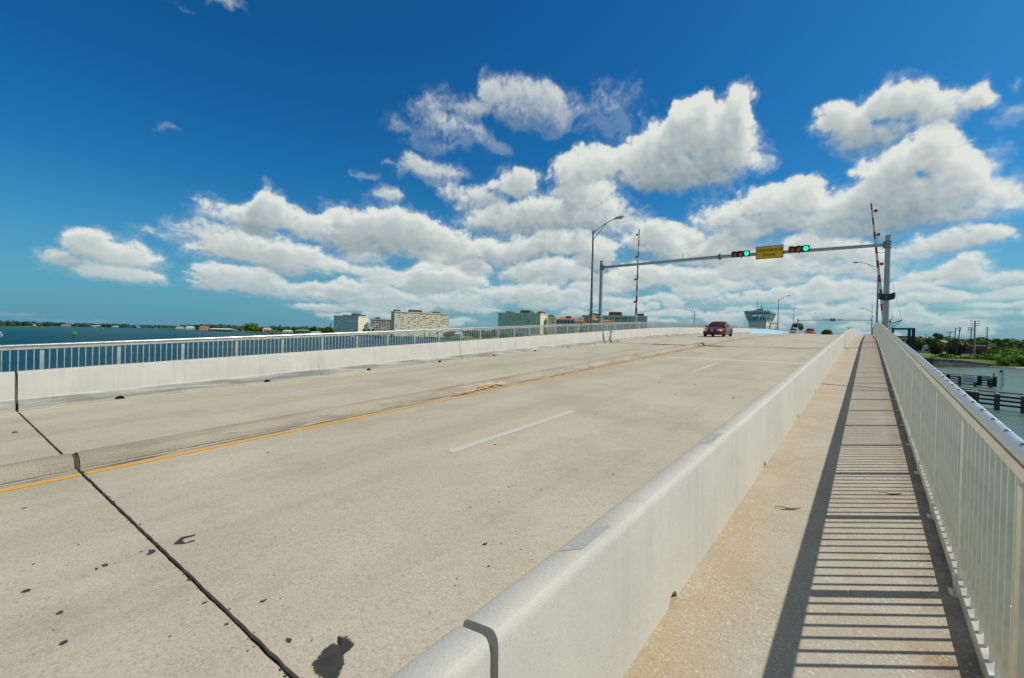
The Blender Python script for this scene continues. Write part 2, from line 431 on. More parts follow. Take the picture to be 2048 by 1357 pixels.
stain([(-2.524, 1.579), (-2.472, 1.618), (-2.377, 1.605), (-2.347, 1.555), (-2.348, 1.511), (-2.277, 1.472), (-2.213, 1.395), (-2.194, 1.343), (-2.261, 1.321), (-2.337, 1.323), (-2.433, 1.345), (-2.446, 1.394), (-2.49, 1.456), (-2.491, 1.518), (-2.462, 1.535), (-2.425, 1.541), (-2.454, 1.565)])['label'] = 'large black tar stain'
stain([(-4.702, 1.339), (-4.797, 1.425), (-4.761, 1.522), (-4.73, 1.512), (-4.745, 1.436), (-4.707, 1.409), (-4.648, 1.414), (-4.65, 1.487), (-4.616, 1.47), (-4.638, 1.391)], ring=False)['label'] = 'horseshoe shaped tar stain'
for p in ([(-4.769, 1.184), (-4.708, 1.223), (-4.66, 1.205), (-4.643, 1.148), (-4.68, 1.147), (-4.704, 1.172)], [(-4.772, .878), (-4.761, .918), (-4.709, .915), (-4.707, .885)],
          [(-4.746, .84), (-4.73, .858), (-4.696, .846), (-4.703, .834)], [(-4.784, 1.123), (-4.764, 1.163), (-4.761, 1.129)]): stain(p)
SP = [(-6.875, .658, .027), (-5.358, .84, .016), (-5.221, .553, .014), (-4.742, .469, .035), (-4.202, .571, .03), (-3.792, .532, .032), (-3.55, 1.2, .022), (-3.247, 1.455, .027), (-3.183, 1.2, .018), (-2.716, 1.37, .027), (-4.712, .955, .009), (-3.998, .516, .009), (-3.341, .946, .011), (-2.825, 1.18, .009), (-4.156, 2.085, .011), (-4.991, 1.659, .008), (-4.88, 1.718, .007), (-4.63, 2.41, .007), (-2.61, 1.456, .007), (-2.673, 1.765, .005), (-2.543, 2.96, .032), (-2.428, 5.199, .02), (-3.195, 4.113, .015), (-2.855, 4.262, .016), (-3.166, 3.443, .018), (-3.012, 3.716, .011), (-2.292, 2.72, .017), (-2.44, 3.058, .01), (-2.37, 2.446, .01), (-2.318, 2.374, .01), (-2.242, 3.079, .008), (-2.08, 3.001, .007), (-2.245, 4.218, .008), (-3.452, 4.817, .011), (-3.033, 5.712, .012), (-3.044, 4.643, .01), (-2.868, 4.69, .01), (-2.521, 4.417, .006), (-2.428, 11.542, .06), (-4.694, 12.983, .06), (-3.759, 13.159, .05), (-6.831, 3.08, .03), (-11.723, .993, .09), (-3.677, 11.248, .04), (-4.193, 8.103, .03), (-4.43, 5.338, .03)]
for x, y, s in SP:
    n = 11; a0 = rnd.random() * 6; ex = .55 + .6 * rnd.random()
    stain([(x + s * ex * (.6 + .7 * rnd.random()) * math.cos(a0 + 6.283 * k / n), y + s * (1.6 - ex) * (.6 + .7 * rnd.random()) * math.sin(a0 + 6.283 * k / n)) for k in range(n)])

# bridge slab below the road and walks
mb = MB(); sweep(mb, [(-16.95, -.09), (.80, -.09), (.80, -.55), (-.2, -.60), (-.2, -1.5), (-16, -1.5), (-16, -.6), (-16.95, -.55)], -14, 260)
tag(mb.build('bridge_deck', M['kerb']), 'grey concrete deck slab carrying the roadway over the water', 'bridge', kind='structure')

# walks
def walk(x0, x1, label):
    mb = MB(); ed = [-14, JT[1] - .008, JT[1] + .008, JT[2] - .012, JT[2] + .012, 260]
    for a, b in zip(ed[::2], ed[1::2]): sweep(mb, [(x0, 0), (x1, 0), (x1, -.086), (x0, -.086)], a, b)
    return tag(mb.build('sidewalk', M['walk']), label, 'sidewalk', kind='structure')
walk(-1.06, .70, 'narrow tan stained sidewalk beside the metal railing with slatted shadows')
mb = MB(); mb.tube([(-1.0 + .08 * k, JT[1] + .004 * math.sin(k * 2.1), dz(JT[1]) + .004) for k in range(20)], .013, 6)
mb.build('joint_rope', simple('pale_joint_rope', (.36, .34, .29), .9, 0, .4, 60, .2), bpy.data.objects['sidewalk'])
walk(-16.75, -14.86, 'far sidewalk hidden behind the left concrete barrier')

# ------------------------------------------------------------------ barriers with real drain holes
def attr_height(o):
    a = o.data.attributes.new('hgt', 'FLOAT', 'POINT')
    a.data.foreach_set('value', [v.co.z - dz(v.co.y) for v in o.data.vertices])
def rounded(prof, r=.03): return prof
def barrier(prof, y0, y1, mat, label, holes=(), hx=(0, 0), hr=.095, group='concrete barrier lengths', step=3.0):
    mb = MB(); sweep(mb, prof, y0, y1, step)
    o = mb.build('concrete_barrier', mat)
    hs = [h for h in holes if y0 + .3 < h < y1 - .3]
    if hs:
        c = MB()
        for h in hs:
            z = dz(h); n = 18; P = []
            for x in hx:
                for k in range(n): P.append((x, h + hr * math.cos(6.283 * k / n) * 1.05, z - .005 + hr * .95 * math.sin(6.283 * k / n)))
            c.add(P, [(k, (k + 1) % n, n + (k + 1) % n, n + k) for k in range(n)] + [tuple(range(n)), tuple(range(n, 2 * n))])
        co = c.build('cutter', mat)
        mod = o.modifiers.new('cut', 'BOOLEAN'); mod.object = co; mod.operation = 'DIFFERENCE'; mod.solver = 'EXACT'
        dg = bpy.context.evaluated_depsgraph_get(); dg.update()
        me = bpy.data.meshes.new_from_object(o.evaluated_get(dg)); o.modifiers.clear(); old = o.data; o.data = me
        bpy.data.meshes.remove(old); me2 = co.data; bpy.data.objects.remove(co); bpy.data.meshes.remove(me2)
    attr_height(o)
    o.data.polygons.foreach_set('use_smooth', [True] * len(o.data.polygons)); o.data.set_sharp_from_angle(angle=R_(32))
    return tag(o, label, 'barrier', group)
PL = [(XL, -.04), (XL, .075), (XL - .045, .125), (XL - .130, .226), (XL - .140, .242), (XL - .145, .262), (XL - .205, .78), (XL - .225, .815), (XL - .255, .83), (XL - .43, .83), (XL - .455, .80), (XL - .46, -.04)]
LH = [2.97, 6.46, 10.07, 13.6, 17.2, 20.7, 24.2, 27.7, 31.3, 34.8, 38.3, 41.8, 45.3, 48.9, 52.4, 56]
hxl = (XL + .1, XL - .6)
segsL = [(-14, 1.226, 'left roadside concrete barrier length ending at the dark open joint by the left frame edge'),
         (1.274, 8.19, 'left roadside concrete barrier length with two black drain holes just past the dark joint'),
         (8.198, 14.98, 'left roadside concrete barrier length in the middle with two drain holes and sooty foot'),
         (15.01, 29.17, 'left roadside concrete barrier length below the lamp post, with a grey smudge on its face'),
         (29.31, 42.3, 'left roadside concrete barrier length past the wide dark joint beside the signal pole'),
         (42.31, 79.9, 'left roadside concrete barrier length behind the burgundy sedan')]
for a, b, lb in segsL: barrier(PL, a, b, M['barrier'], lb, LH, hxl)
o = barrier(PL, 79.95, 116, M['blue_barrier'], 'light blue painted barrier on the draw span in front of the control tower', group='light blue draw span barriers')
o.name = 'painted_barrier'
barrier(PL, 116.1, 250, M['barrier'], 'far left concrete barrier length beyond the draw span crest')
PR = [(-1.00, -.04), (-1.018, .765), (-1.024, .795), (-1.038, .814), (-1.058, .819), (-1.168, .806), (-1.187, .793), (-1.196, .762), (-1.30, .24), (XR, .075), (XR, -.04)]
RH = [3.14, 6.6, 10.1, 13.6, 17.1, 20.6, 24.1]
hxr = (-.85, -1.55)
bw = barrier(PR, -14, 1.228, M['barrier_walk'], 'short end of the walkway barrier in the bottom foreground before the open joint', RH, hxr, .075)
bw2 = barrier(PR, 1.272, 29.2, M['barrier_walk'], 'long smooth concrete barrier between roadway and sidewalk with a chipped drain hole', RH, hxr, .075)
barrier(PR, 29.26, 79.9, M['barrier_walk'], 'far length of the walkway barrier curving down over the crest')
o = barrier(PR, 79.95, 116, M['blue_barrier'], 'light blue painted barrier on the draw span beside the sidewalk', group='light blue draw span barriers'); o.name = 'painted_barrier'
barrier(PR, 116.1, 250, M['barrier_walk'], 'right concrete barrier length beyond the draw span crest')
# joint fillers and patches (parts of the barrier lengths)
mb = MB(); sweep(mb, [(-1.04, -.02), (-1.055, .755), (-1.18, .745), (-1.27, .24), (-1.36, .0)], 1.228, 1.272); mb.build('joint_filler', M['rubber'], bw2)
for y0, y1 in ((1.90, 2.28), (4.2, 4.7)):
    mb = MB(); mb.add([(-1.160, y0, dz(y0) + .8090), (-1.066, y0 + .07, dz(y0 + .07) + .8200), (-1.066, y1, dz(y1) + .8200), (-1.160, y1 - .07, dz(y1 - .07) + .8090)], [(0, 1, 2, 3)])
    mb.build('repair_patch', simple('grey_mortar_patch', (.42, .43, .40), .85, 0, .15, 40, .2), bw2, fix=False)
mb = MB(); sweep(mb, [(XL - .12, -.02), (XL - .12, .18), (XL - .25, .78), (XL - .43, .78), (XL - .43, -.02)], 1.228, 1.272)
kbl = bpy.data.objects['concrete_barrier.001']; mb.build('joint_filler', simple('dirty_joint_rubber', (.10, .09, .075), .8, 0, .4, 8, .2), kbl)
mb = MB(); sweep(mb, [(XL - .06, -.02), (XL - .06, .12), (XL - .19, .75), (XL - .43, .75), (XL - .43, -.02)], 29.172, 29.308)
mb.build('joint_filler', simple('grey_joint_rubber', (.13, .125, .11), .8, 0, .25, 8, .2), bpy.data.objects['concrete_barrier.004'])

# median kerb
PK = [(-8.12, -.03), (-8.135, .02), (-8.165, .085), (-8.21, .135), (-8.30, .16), (-8.45, .16), (-8.53, .135), (-8.59, .08), (-8.62, .02), (-8.63, -.03)]
for i, (a, b, lb) in enumerate([(-14, JT[0] - .03, 'rounded concrete median kerb length at the left edge'), (JT[0] + .03, JT[1] - .02, 'rounded concrete median kerb length past the near joint'),
        (JT[1] + .02, JT[2] - .09, 'rounded concrete median kerb length below the stop line'), (JT[2] + .09, 79.9, 'rounded concrete median kerb length beside the burgundy sedan'), (80, 250, 'far median kerb length over the crest')]):
    mb = MB(); ys = [a + (min(b, 34) - a) * k / 60 for k in range(61)] if a < 34 else [a]
    if b > 34: ys = ys + ylist(max(a, 34), b)[1:]
    n = len(PK); vs = []
    for y in ys:
        for j, (x, z) in enumerate(PK):
            e = .016 * (rnd.random() - .5) if j in (1, 2, 3) and y < 30 else 0
            vs.append((x + e, y, dz(y) + z + e * .7))
    fs = [(q * n + j, q * n + (j + 1) % n, (q + 1) * n + (j + 1) % n, (q + 1) * n + j) for q in range(len(ys) - 1) for j in range(n)]
    fs += [tuple(range(n)), tuple((len(ys) - 1) * n + j for j in range(n))[::-1]]
    mb.add(vs, fs); k = tag(mb.build('median_kerb', M['kerb'], smooth=40), lb, 'kerb', 'median kerb lengths', 'structure')
    if 0 < i < 4:
        jj = JT[i - 1]; g = (.033, .022, .095)[i - 1]
        mb = MB(); sweep(mb, [(x * .985 - 8.37 * .015, z * .9) for x, z in PK], jj - g, jj + g); mb.build('joint_filler', M['rubber'], k)

# ------------------------------------------------------------------ pedestrian railings
pk = MB(); pk.box((0, 0, 0), (.020, .020, 1.10)); pk_o = pk.build('picket', M['alu']); pk_mesh = pk_o.data; bpy.data.objects.remove(pk_o)
po = MB(); po.box((0, 0, 0), (.042, .078, 1.20)); po.box((0.0, 0, -.60), (.13, .12, .018)); po_o = po.build('post', M['alu']); po_mesh = po_o.data; bpy.data.objects.remove(po_o)
bo = MB(); bo.lathe([(.014, -.004), (.013, .004), (.007, .008)], 10); bo_o = bo.build('bolt', M['bolt']); bolt_mesh = bo_o.data; bpy.data.objects.remove(bo_o)
def railing(x, y0, y1, first, sp, inner, label, group, pickets=True):
    """inner = direction (+1/-1) towards the walk"""
    ym = (y0 + y1) / 2; root = thing('pedestrian_railing', label, 'railing', (x, ym, dz(ym)), 0, group)
    def loc(mb):   # to local coordinates
        mb.v = [(a - x, b - ym, c - dz(ym)) for a, b, c in mb.v]; return mb
    posts = []; y = first
    while y < y1 - .05:
        if y > y0 + .05: posts.append(y)
        y += sp
    for y in posts:
        o = bpy.data.objects.new('post', po_mesh); COL.objects.link(o); o.parent = root; o.location = (0, y - ym, dz(y) + .60 - dz(ym))
    mb = MB(); sweep(mb, [(x - .030, .035), (x + .030, .035), (x + .030, .125), (x - .030, .125)], y0, y1); loc(mb).build('bottom_rail', M['alu'], root)
    mb = MB(); sweep(mb, [(x - .024, 1.235), (x + .024, 1.235), (x + .024, 1.290), (x - .024, 1.290)], y0, y1); loc(mb).build('mid_rail', M['alu'], root)
    # pipe, in lengths with sleeve joints, button heads along its top
    a = y0; ln = 4.55
    while a < y1 - .1:
        b = min(a + ln, y1); mb = MB(); bolts = []; ys = ylist(a + .004, b - .004, 2.0)
        mb.tube([(x, q, dz(q) + 1.332) for q in ys], .036, 14)
        if b < 20 and x > 0:
            q = a + .2
            while q < b - .1:
                bolts.append((x, q, dz(q) + 1.3665)); q += .302
        pp = loc(mb).build('top_pipe', M['alu_pipe'], root, smooth=40); a = b
        for (bx, by, bz) in bolts:
            o = bpy.data.objects.new('bolt', bolt_mesh); COL.objects.link(o); o.parent = pp; o.location = (bx - x, by - ym, bz - dz(ym))
    for q in posts:
        if q < 32:
            mb = MB(); mb.box((x + inner * .034, q, dz(q) + .08), (.012, .13, .075)); loc(mb).build('rail_bracket', M['alu'], root)
    ps = []
    for a in [posts[0] - sp] + posts:
        for k in range(1, 11):
            q = a + sp * k / 11
            if y0 < q < y1: ps.append(q)
    ps.sort(key=lambda q: x * x + q * q)
    rest = MB()
    for i, q in enumerate(ps):
        h = dz(q) + .68 - dz(ym)
        if i < 100:
            o = bpy.data.objects.new('picket', pk_mesh); COL.objects.link(o); o.parent = root; o.location = (0, q - ym, h)
        else: rest.box((0, q - ym, h), (.020, .020, 1.10))
    if rest.v:
        o = rest.build('picket', M['alu'], root, fix=False); o['kind'] = 'stuff'
    return root
railing(.55, -3, 29.2, 4.40 - 1.51 * 4, 1.51, -1, 'grey metal picket railing close on the right above the water', 'metal picket railings')
railing(.55, 29.35, 79, 30.1, 1.51, -1, 'far length of the right picket railing behind the tall signal pole', 'metal picket railings')
railing(-16.45, -3, 29.2, 1.83 - 3.0, 1.503, 1, 'long silver picket railing behind the left concrete barrier', 'metal picket railings')
railing(-16.45, 29.35, 79, 30.4, 1.51, 1, 'far length of the left picket railing seen against the sky', 'metal picket railings')
# solid blue span railing posts (draw span)
def span_rail(x, label):
    ym = 98; root = thing('span_railing', label, 'railing', (x, ym, dz(ym)), 0, 'draw span railings')
    for h in (.55, 1.05):
        mb = MB(); sweep(mb, [(x - .03, h), (x + .03, h), (x + .03, h + .07), (x - .03, h + .07)], 79.5, 116)
        mb.v = [(a - x, b - ym, c - dz(ym)) for a, b, c in mb.v]; mb.build('rail', M['galv'], root)
    for k in range(16):
        y = 80 + k * 2.35; mb = MB(); mb.box((0, y - ym, dz(y) + .55 - dz(ym)), (.07, .07, 1.1)); mb.build('post', M['galv'], root)
span_rail(-16.45, 'low grey railing along the draw span beside the control tower')
span_rail(.55, 'low grey railing along the draw span at the end of the sidewalk')

# ------------------------------------------------------------------ street lamps
def lamp(x, y, d, label):
    """d = direction of the arm along x"""
    t = thing('street_lamp', label, 'street lamp', (x, y, dz(y)), 0, 'cobra head street lamps')
    mb = MB(); mb.box((0, 0, .12), (.34, .34, .40)); mb.build('base', M['kerb'], t, bevel=.02)
    mb = MB(); mb.tube([(0, 0, .3), (0, 0, 3.2), (0, 0, 8.35)], [.115, .095, .06], 14); mb.lathe([(.065, 8.33), (.07, 8.37), (.02, 8.41)], 12); mb.build('pole', M['galv_dark'], t, smooth=40)
    mb = MB(); mb.box((d * .10, 0, 2.75), (.06, .10, .42)); mb.build('control_box', M['galv'], t, bevel=.01)
    mb = MB(); mb.tube([(0, 0, 8.22), (d * .55, 0, 8.55), (d * 1.15, 0, 8.86), (d * 1.5, 0, 8.99), (d * 1.75, 0, 9.03)], .030, 8)
    mb.tube([(0, 0, 7.72), (d * .5, 0, 8.22), (d * 1.05, 0, 8.78)], .022, 8); mb.lathe([(.075, 8.14), (.075, 8.30)], 10); mb.lathe([(.072, 7.66), (.072, 7.78)], 10)
    mb.build('arm', M['galv_dark'], t, smooth=40)
    mb = MB(); st = [(1.68, .05, .05), (1.80, .10, .09), (2.0, .15, .115), (2.25, .165, .12), (2.42, .13, .09), (2.50, .06, .05)]
    vs = []; n = 12
    for px, w, h in st:
        for k in range(n):
            q = 6.283 * k / n; zz = math.sin(q); vs.append((d * px, w * math.cos(q), 9.045 + (px - 1.68) * .10 + h * (zz if zz > 0 else .45 * zz)))
    mb.add(vs, [(i * n + k, i * n + (k + 1) % n, (i + 1) * n + (k + 1) % n, (i + 1) * n + k) for i in range(5) for k in range(n)] + [tuple(range(n)), tuple(range(5 * n, 6 * n))])
    h = mb.build('lamp_head', M['galv'], t, smooth=40)
    mb = MB(); mb.ball((d * 2.2, 0, 9.045), (.17, .11, .07), 10, 6); mb.build('lamp_glass', simple('yellowed_lamp_glass', (.48, .45, .28), .3, 0, .1, 8), h, smooth=True)
    return t
lamp(-16.68, 31.2, 1, 'tall grey cobra head street lamp beside the left leg of the signal gantry')
lamp(.80, 71, -1, 'grey street lamp behind the raised right barrier gate, arm pointing left')
lamp(-16.75, 123, 1, 'small street lamp rising beyond the blue draw span right of the control tower')
lamp(.75, 163, -1, 'smallest street lamp far down the road beside the far signal gantry')

# ------------------------------------------------------------------ signal gantries
def gantry(y, label, xl=-16.82, xr=.76):
    zb = dz(y); zt = 13.04 - 6.80 + zb; t = thing('signal_gantry', label, 'gantry', (0, y, zb), 0, 'drawbridge signal gantries'); H = 6.25
    for x in (xl, xr):
        mb = MB(); mb.tube([(x, 0, .02), (x, 0, H)], [.155, .128], 18); mb.lathe([(.15, H - .01), (.15, H + .03), (.02, H + .06)], 16, (x, 0, 0))
        p = mb.build('post', M['galv'], t, smooth=40)
        mb = MB(); mb.box((x, 0, -.02), (.5, .5, .05)); mb.box((x, 0, -.3), (.62, .62, .56)); mb.build('base_plate', M['galv'], p, bevel=.01)
        mb = MB()
        for dz_ in (-.16, 0, .16): mb.lathe([(.165, 5.72 + dz_), (.165, 5.79 + dz_)], 16, (x, 0, 0))
        mb.box((x + (.17 if x < -5 else -.17), 0, 5.76), (.10, .24, .34)); mb.build('clamp', M['galv_dark'], p)
    mb = MB(); mb.tube([(xl + .2, 0, 5.76), ((xl + xr) / 2, 0, 5.84)], [.095, .125], 16); mb.tube([((xl + xr) / 2, 0, 5.84), (xr - .2, 0, 5.76)], [.125, .095], 16)
    b = mb.build('beam', M['galv'], t, smooth=40)
    mb = MB()
    for q in (-.035, .035): mb.lathe([(.20, q - .018), (.20, q + .018)], 18, ((xl + xr) / 2, 0, 5.84), 'X')
    for k in range(8): mb.tube([((xl + xr) / 2 - .1, .17 * math.cos(k * .785), 5.84 + .17 * math.sin(k * .785)), ((xl + xr) / 2 + .1, .17 * math.cos(k * .785), 5.84 + .17 * math.sin(k * .785))], .014, 6)
    mb.build('flange', M['galv_dark'], b)
    for x, h in ((xl + .55, .32), (-10.5, .38), (xr - .45, .42)):
        mb = MB(); mb.tube([(x, 0, 5.8), (x, 0, 5.86 + h)], .012, 6); mb.lathe([(.05, 5.86 + h), (.05, 5.89 + h)], 8, (x, 0, 0)); mb.build('bird_spike', M['galv'], b)
    for x, s in ((xl, 1), (xr, -1)):
        mb = MB(); mb.tube([(x + s * .14, 0, 5.35), (x + s * .3, 0, 5.30), (x + s * .48, 0, 5.42), (x + s * .56, 0, 5.68)], .016, 6); mb.build('cable_loop', M['dark_metal'], t)
    return t
gantry(33.0, 'wide steel drawbridge signal gantry spanning the road with green lit signals')
gantry(162.0, 'distant drawbridge signal gantry beyond the crest seen from behind')

def signal(x, y, z, label, back=False):
    t = thing('traffic_signal', label, 'traffic light', (x, y, z), math.pi if back else 0, 'horizontal drawbridge signals')
    mb = MB(); mb.box((0, 0, 0), (1.09, .20, .37)); mb.build('housing', M['signal_body'], t, bevel=.03)
    mb = MB(); mb.box((0, .16, 0), (.10, .16, .30)); mb.box((0, .23, 0), (.06, .05, .5)); mb.build('bracket', M['galv'], t)
    for i, m in enumerate(('lens_red', 'lens_amber', 'lens_green')):
        cx = (-.36, 0, .36)[i]
        mb = MB(); mb.ball((cx, -.095, 0), (.148, .035, .148), 18, 8); mb.build('lens', M[m], t, smooth=True)
        mb = MB(); n = 15; vs = []
        for k in range(n):
            q = R_(-35 + 250 * k / (n - 1)); c, s_ = math.cos(q), math.sin(q)
            ln = .12 + .14 * max(0, math.sin(q)) 
            for r, yy in ((.158, -.09), (.162, -.09 - ln), (.170, -.09 - ln), (.172, -.09)): vs.append((cx + r * c, yy, r * s_))
        mb.add(vs, [(4 * k + a, 4 * k + (a + 1) % 4, 4 * k + 4 + (a + 1) % 4, 4 * k + 4 + a) for k in range(n - 1) for a in range(4)])
        mb.build('visor', M['signal_body'], t)
    return t
signal(-6.68, 32.72, 12.655, 'horizontal traffic signal with green lit lens left of the yellow drawbridge sign')
signal(-3.44, 32.72, 12.66, 'horizontal traffic signal with green lit lens right of the yellow drawbridge sign')
zz = dz(162) + 5.86
signal(-9.9, 162.3, zz, 'distant traffic signal left of the far gantry sign, back side', True)
signal(-6.6, 162.3, zz, 'distant traffic signal right of the far gantry sign, back side', True)
def sign_board(x, y, z, label, back=False):
    t = thing('drawbridge_sign', label, 'road sign', (x, y, z), math.pi if back else 0, 'drawbridge signal signs')
    mb = MB(); mb.box((0, 0, 0), (1.53, .02, .80)); mb.build('border', M['sign_black'], t)
    mb = MB(); mb.box((0, -.012, 0), (1.46, .008, .73)); mb.build('panel', M['sign_yellow'], t)
    mb = MB()
    for q in (-.45, .45): mb.box((q, .05, 0), (.05, .07, .7))
    mb.build('back_rail', M['galv'], t)
    for txt, zc, sz in (('DRAWBRIDGE', .135, .205), ('SIGNAL', -.155, .205)):
        cu = bpy.data.curves.new('lettering', 'FONT'); cu.body = txt; cu.size = sz * 1.16; cu.align_x = 'CENTER'; cu.align_y = 'CENTER'; cu.extrude = .002; cu.space_character = 1.12; cu.offset = .004
        tmp = bpy.data.objects.new('tmp', cu); COL.objects.link(tmp); bpy.context.view_layer.update()
        lme = bpy.data.meshes.new_from_object(tmp.evaluated_get(bpy.context.evaluated_depsgraph_get())); bpy.data.objects.remove(tmp)
        o = bpy.data.objects.new('lettering', lme); COL.objects.link(o); o.parent = t; o.location = (0, -.0195, zc); o.rotation_euler = (R_(90), 0, 0); o.scale = (.86, 1, 1); lme.materials.clear(); lme.materials.append(M['sign_black'])
    return t
sign_board(-5.03, 32.70, 12.62, 'yellow sign reading DRAWBRIDGE SIGNAL hung on the gantry beam')
sign_board(-8.25, 162.3, zz, 'distant sign hung on the far gantry, its grey back showing', True)
bpy.data.objects['panel.001'].data.materials[0] = M['galv_dark']
# curved dark louvre on the right post
t = thing('curved_panel', 'curved black metal panel clamped to the right gantry post', 'panel', (.76, 33.0, 9.6))
mb = MB(); n = 18; vs = []
for k in range(n):
    u = -1 + 2 * k / (n - 1); 
    for th in (0, .02):
        for h in (-.18, .18): vs.append((u * .36, -.22 - .26 * u * u + th, h + .075 * u * u))
mb.add(vs, [(4 * k + a, 4 * k + b, 4 * k + 4 + b, 4 * k + 4 + a) for k in range(n - 1) for a, b in ((0, 1), (1, 3), (3, 2), (2, 0))] + [(0, 1, 3, 2), (4 * n - 4, 4 * n - 3, 4 * n - 1, 4 * n - 2)])
mb.build('panel', M['dark_metal'], t, smooth=40)
mb = MB(); mb.box((0, -.22, 0), (.05, .18, .10)); mb.lathe([(.165, -.05), (.165, .05)], 14); mb.build('clamp', M['galv'], t)

# ------------------------------------------------------------------ barrier gates
def gate(x, y, zb, length, lean, side, label, lamps, prongs=True):
    t = thing('barrier_gate', label, 'barrier gate', (x, y, zb), 0, 'raised red and white barrier gates')
    mb = MB(); mb.box((0, 0, .62), (.42, .55, .62)); mb.box((0, 0, .95), (.30, .40, .10)); mb.build('housing', M['galv'], t, bevel=.02)
    mb = MB(); mb.box((0, 0, .14), (.30, .36, .36)); mb.build('pedestal', M['galv_dark'], t)
    base = Vector((0, -.34, .75)); tip = base + Vector((lean, 0, length))
    arm = MB(); n = 17
    def P(f): return base + (tip - base) * f
    for k in range(n):
        a, b = k / n, (k + 1) / n; w0, w1 = .105 * (1 - .58 * a), .105 * (1 - .58 * b); mi = 1 if (k % 2 == 0) else 0
        if k < 2: mi = 0
        p, q = P(a), P(b)
        arm.add([p + Vector((-w0, -.025, 0)), p + Vector((w0, -.025, 0)), p + Vector((w0, .025, 0)), p + Vector((-w0, .025, 0)), q + Vector((-w1, -.025, 0)), q + Vector((w1, -.025, 0)), q + Vector((w1, .025, 0)), q + Vector((-w1, .025, 0))],
                [(3, 2, 1, 0), (4, 5, 6, 7), (0, 1, 5, 4), (1, 2, 6, 5), (2, 3, 7, 6), (3, 0, 4, 7)], mi)
    am = arm.build('arm', [M['white_paint'], M['red_paint']], t, fix=False)
    for f in lamps:
        p = P(f); mb = MB(); mb.lathe([(.02, -.03), (.105, -.03), (.115, .0), (.105, .03), (.02, .03)], 16, (p.x + side * .20, p.y, p.z), 'Y'); mb.tube([(p.x, p.y, p.z), (p.x + side * .12, p.y, p.z)], .022, 6)
        mb.build('warning_lamp', M['red_lamp'], am)
    mb = MB(); mb.tube([(side * .15, .1, .8), (side * .9, .2, 1.15)], .03, 6); mb.tube([(side * .15, .1, .4), (side * .9, .2, 1.15)], .02, 6)
    mb.tube([(side * .9, .2, 1.15), (side * .35, -.2, 3.6)], .006, 5); mb.tube([(side * .35, -.2, 3.6), tuple(P(.55))], .006, 5)
    mb.build('counter_bracket', M['dark_metal'], t)
    return t
gate(-17.55, 42.1, 7.55, 9.1, .12, -1, 'raised red and white barrier gate standing behind the left picket railing', (.945, .71, .475, .24))
gate(.86, 40.0, 7.48, 8.35, -.90, 1, 'raised red and white barrier gate leaning beside the right gantry post', (.935, .74, .50))
gate(-17.5, 158, 7.9, 8.8, .1, -1, 'small distant raised barrier gate left of the far gantry', (.9, .6))
gate(.80, 152, 8.1, 8.6, -.15, 1, 'distant raised barrier gate lined up behind the right street lamp', (.9, .6))
# small outrigger platform carrying the left gate
t = thing('gate_platform', 'small steel platform outside the railing carrying the left barrier gate', 'platform', (-17.5, 42.1, dz(42.1)))
mb = MB(); mb.box((0, 0, .2), (1.2, 2.2, .10)); mb.build('deck', M['galv_dark'], t)
mb = MB()
for sx in (-.55, .5):
    for sy in (-1, 1): mb.tube([(sx, sy, .2), (sx, sy, 1.15)], .03, 6)
for h in (.7, 1.15): mb.tube([(.5, -1, h), (-.55, -1, h), (-.55, 1, h), (.5, 1, h)], .025, 6)
mb.build('guard_rail', M['galv'], t)
mb = MB(); mb.tube([(.5, 0, -.3), (-.5, 0, .15)], .05, 6); mb.build('strut', M['galv_dark'], t)
t = thing('marker_pole', 'thin bare pole standing behind the left railing near the burgundy sedan', 'pole', (-17.3, 59.5, dz(59.5)))
mb = MB(); mb.tube([(0, 0, -.3), (0, 0, 2.85)], .045, 8); mb.build('shaft', M['galv_dark'], t); mb = MB(); mb.lathe([(.06, 2.8), (.06, 2.9)], 8); mb.build('cap', M['dark_metal'], t)
# red navigation lamp beyond the right railing
t = thing('navigation_lamp', 'red navigation lamp on a dark bracket outside the railing by the gantry post', 'lamp', (1.27, 45, dz(45)))
mb = MB(); mb.tube([(-.2, 0, .2), (.0, 0, .25), (.0, 0, 1.2)], .025, 6); mb.tube([(.16, 0, .6), (.16, 0, 1.15)], .02, 6); mb.tube([(-.06, 0, 1.52), (.14, 0, 1.58), (.16, 0, 1.75)], .022, 6); mb.tube([(.16, 0, 1.72), (.02, 0, 2.35)], .01, 5); mb.build('bracket', M['dark_metal'], t)
mb = MB(); mb.lathe([(.03, 1.28), (.10, 1.30), (.105, 1.46), (.05, 1.50)], 12); mb.build('lens', M['red_lamp'], t, smooth=40)

# ------------------------------------------------------------------ control tower
t = thing('control_tower', 'bridge control tower with flared teal windows above a pale block', 'tower', (-19.85, 117.5, 0))
bx0, bx1, by0, by1 = -1.8, 1.8, -1.6, 5.0
tw = facade('tower_wall', (.86, .77, .56))
mb = MB(); mb.box((0, 1.7, 6.0), (3.6, 6.6, 10.6)); mb.build('base_block', tw, t, bevel=.02)
mb = MB(); mb.box((0, 1.7, .6), (6, 10, 3.0)); mb.build('pier', M['kerb'], t)
fr = simple('blue_grey_cladding', (.40, .60, .60), .5, .1, .08, 1)
mb = MB(); z0, z1 = 11.30, 13.75
def ring(o, z): return [(bx0 - o, by0 - o, z), (bx1 + o, by0 - o, z), (bx1 + o, by1 + o, z), (bx0 - o, by1 + o, z)]
def band(mb, oa, za, ob, zb): mb.add(ring(oa, za) + ring(ob, zb), [(k, (k + 1) % 4, 4 + (k + 1) % 4, 4 + k) for k in range(4)])
mb.add(ring(.05, z0), [(0, 1, 2, 3)]); band(mb, .05, z0, .05, z0 + .2); band(mb, .05, z0 + .2, .20, z0 + .48)
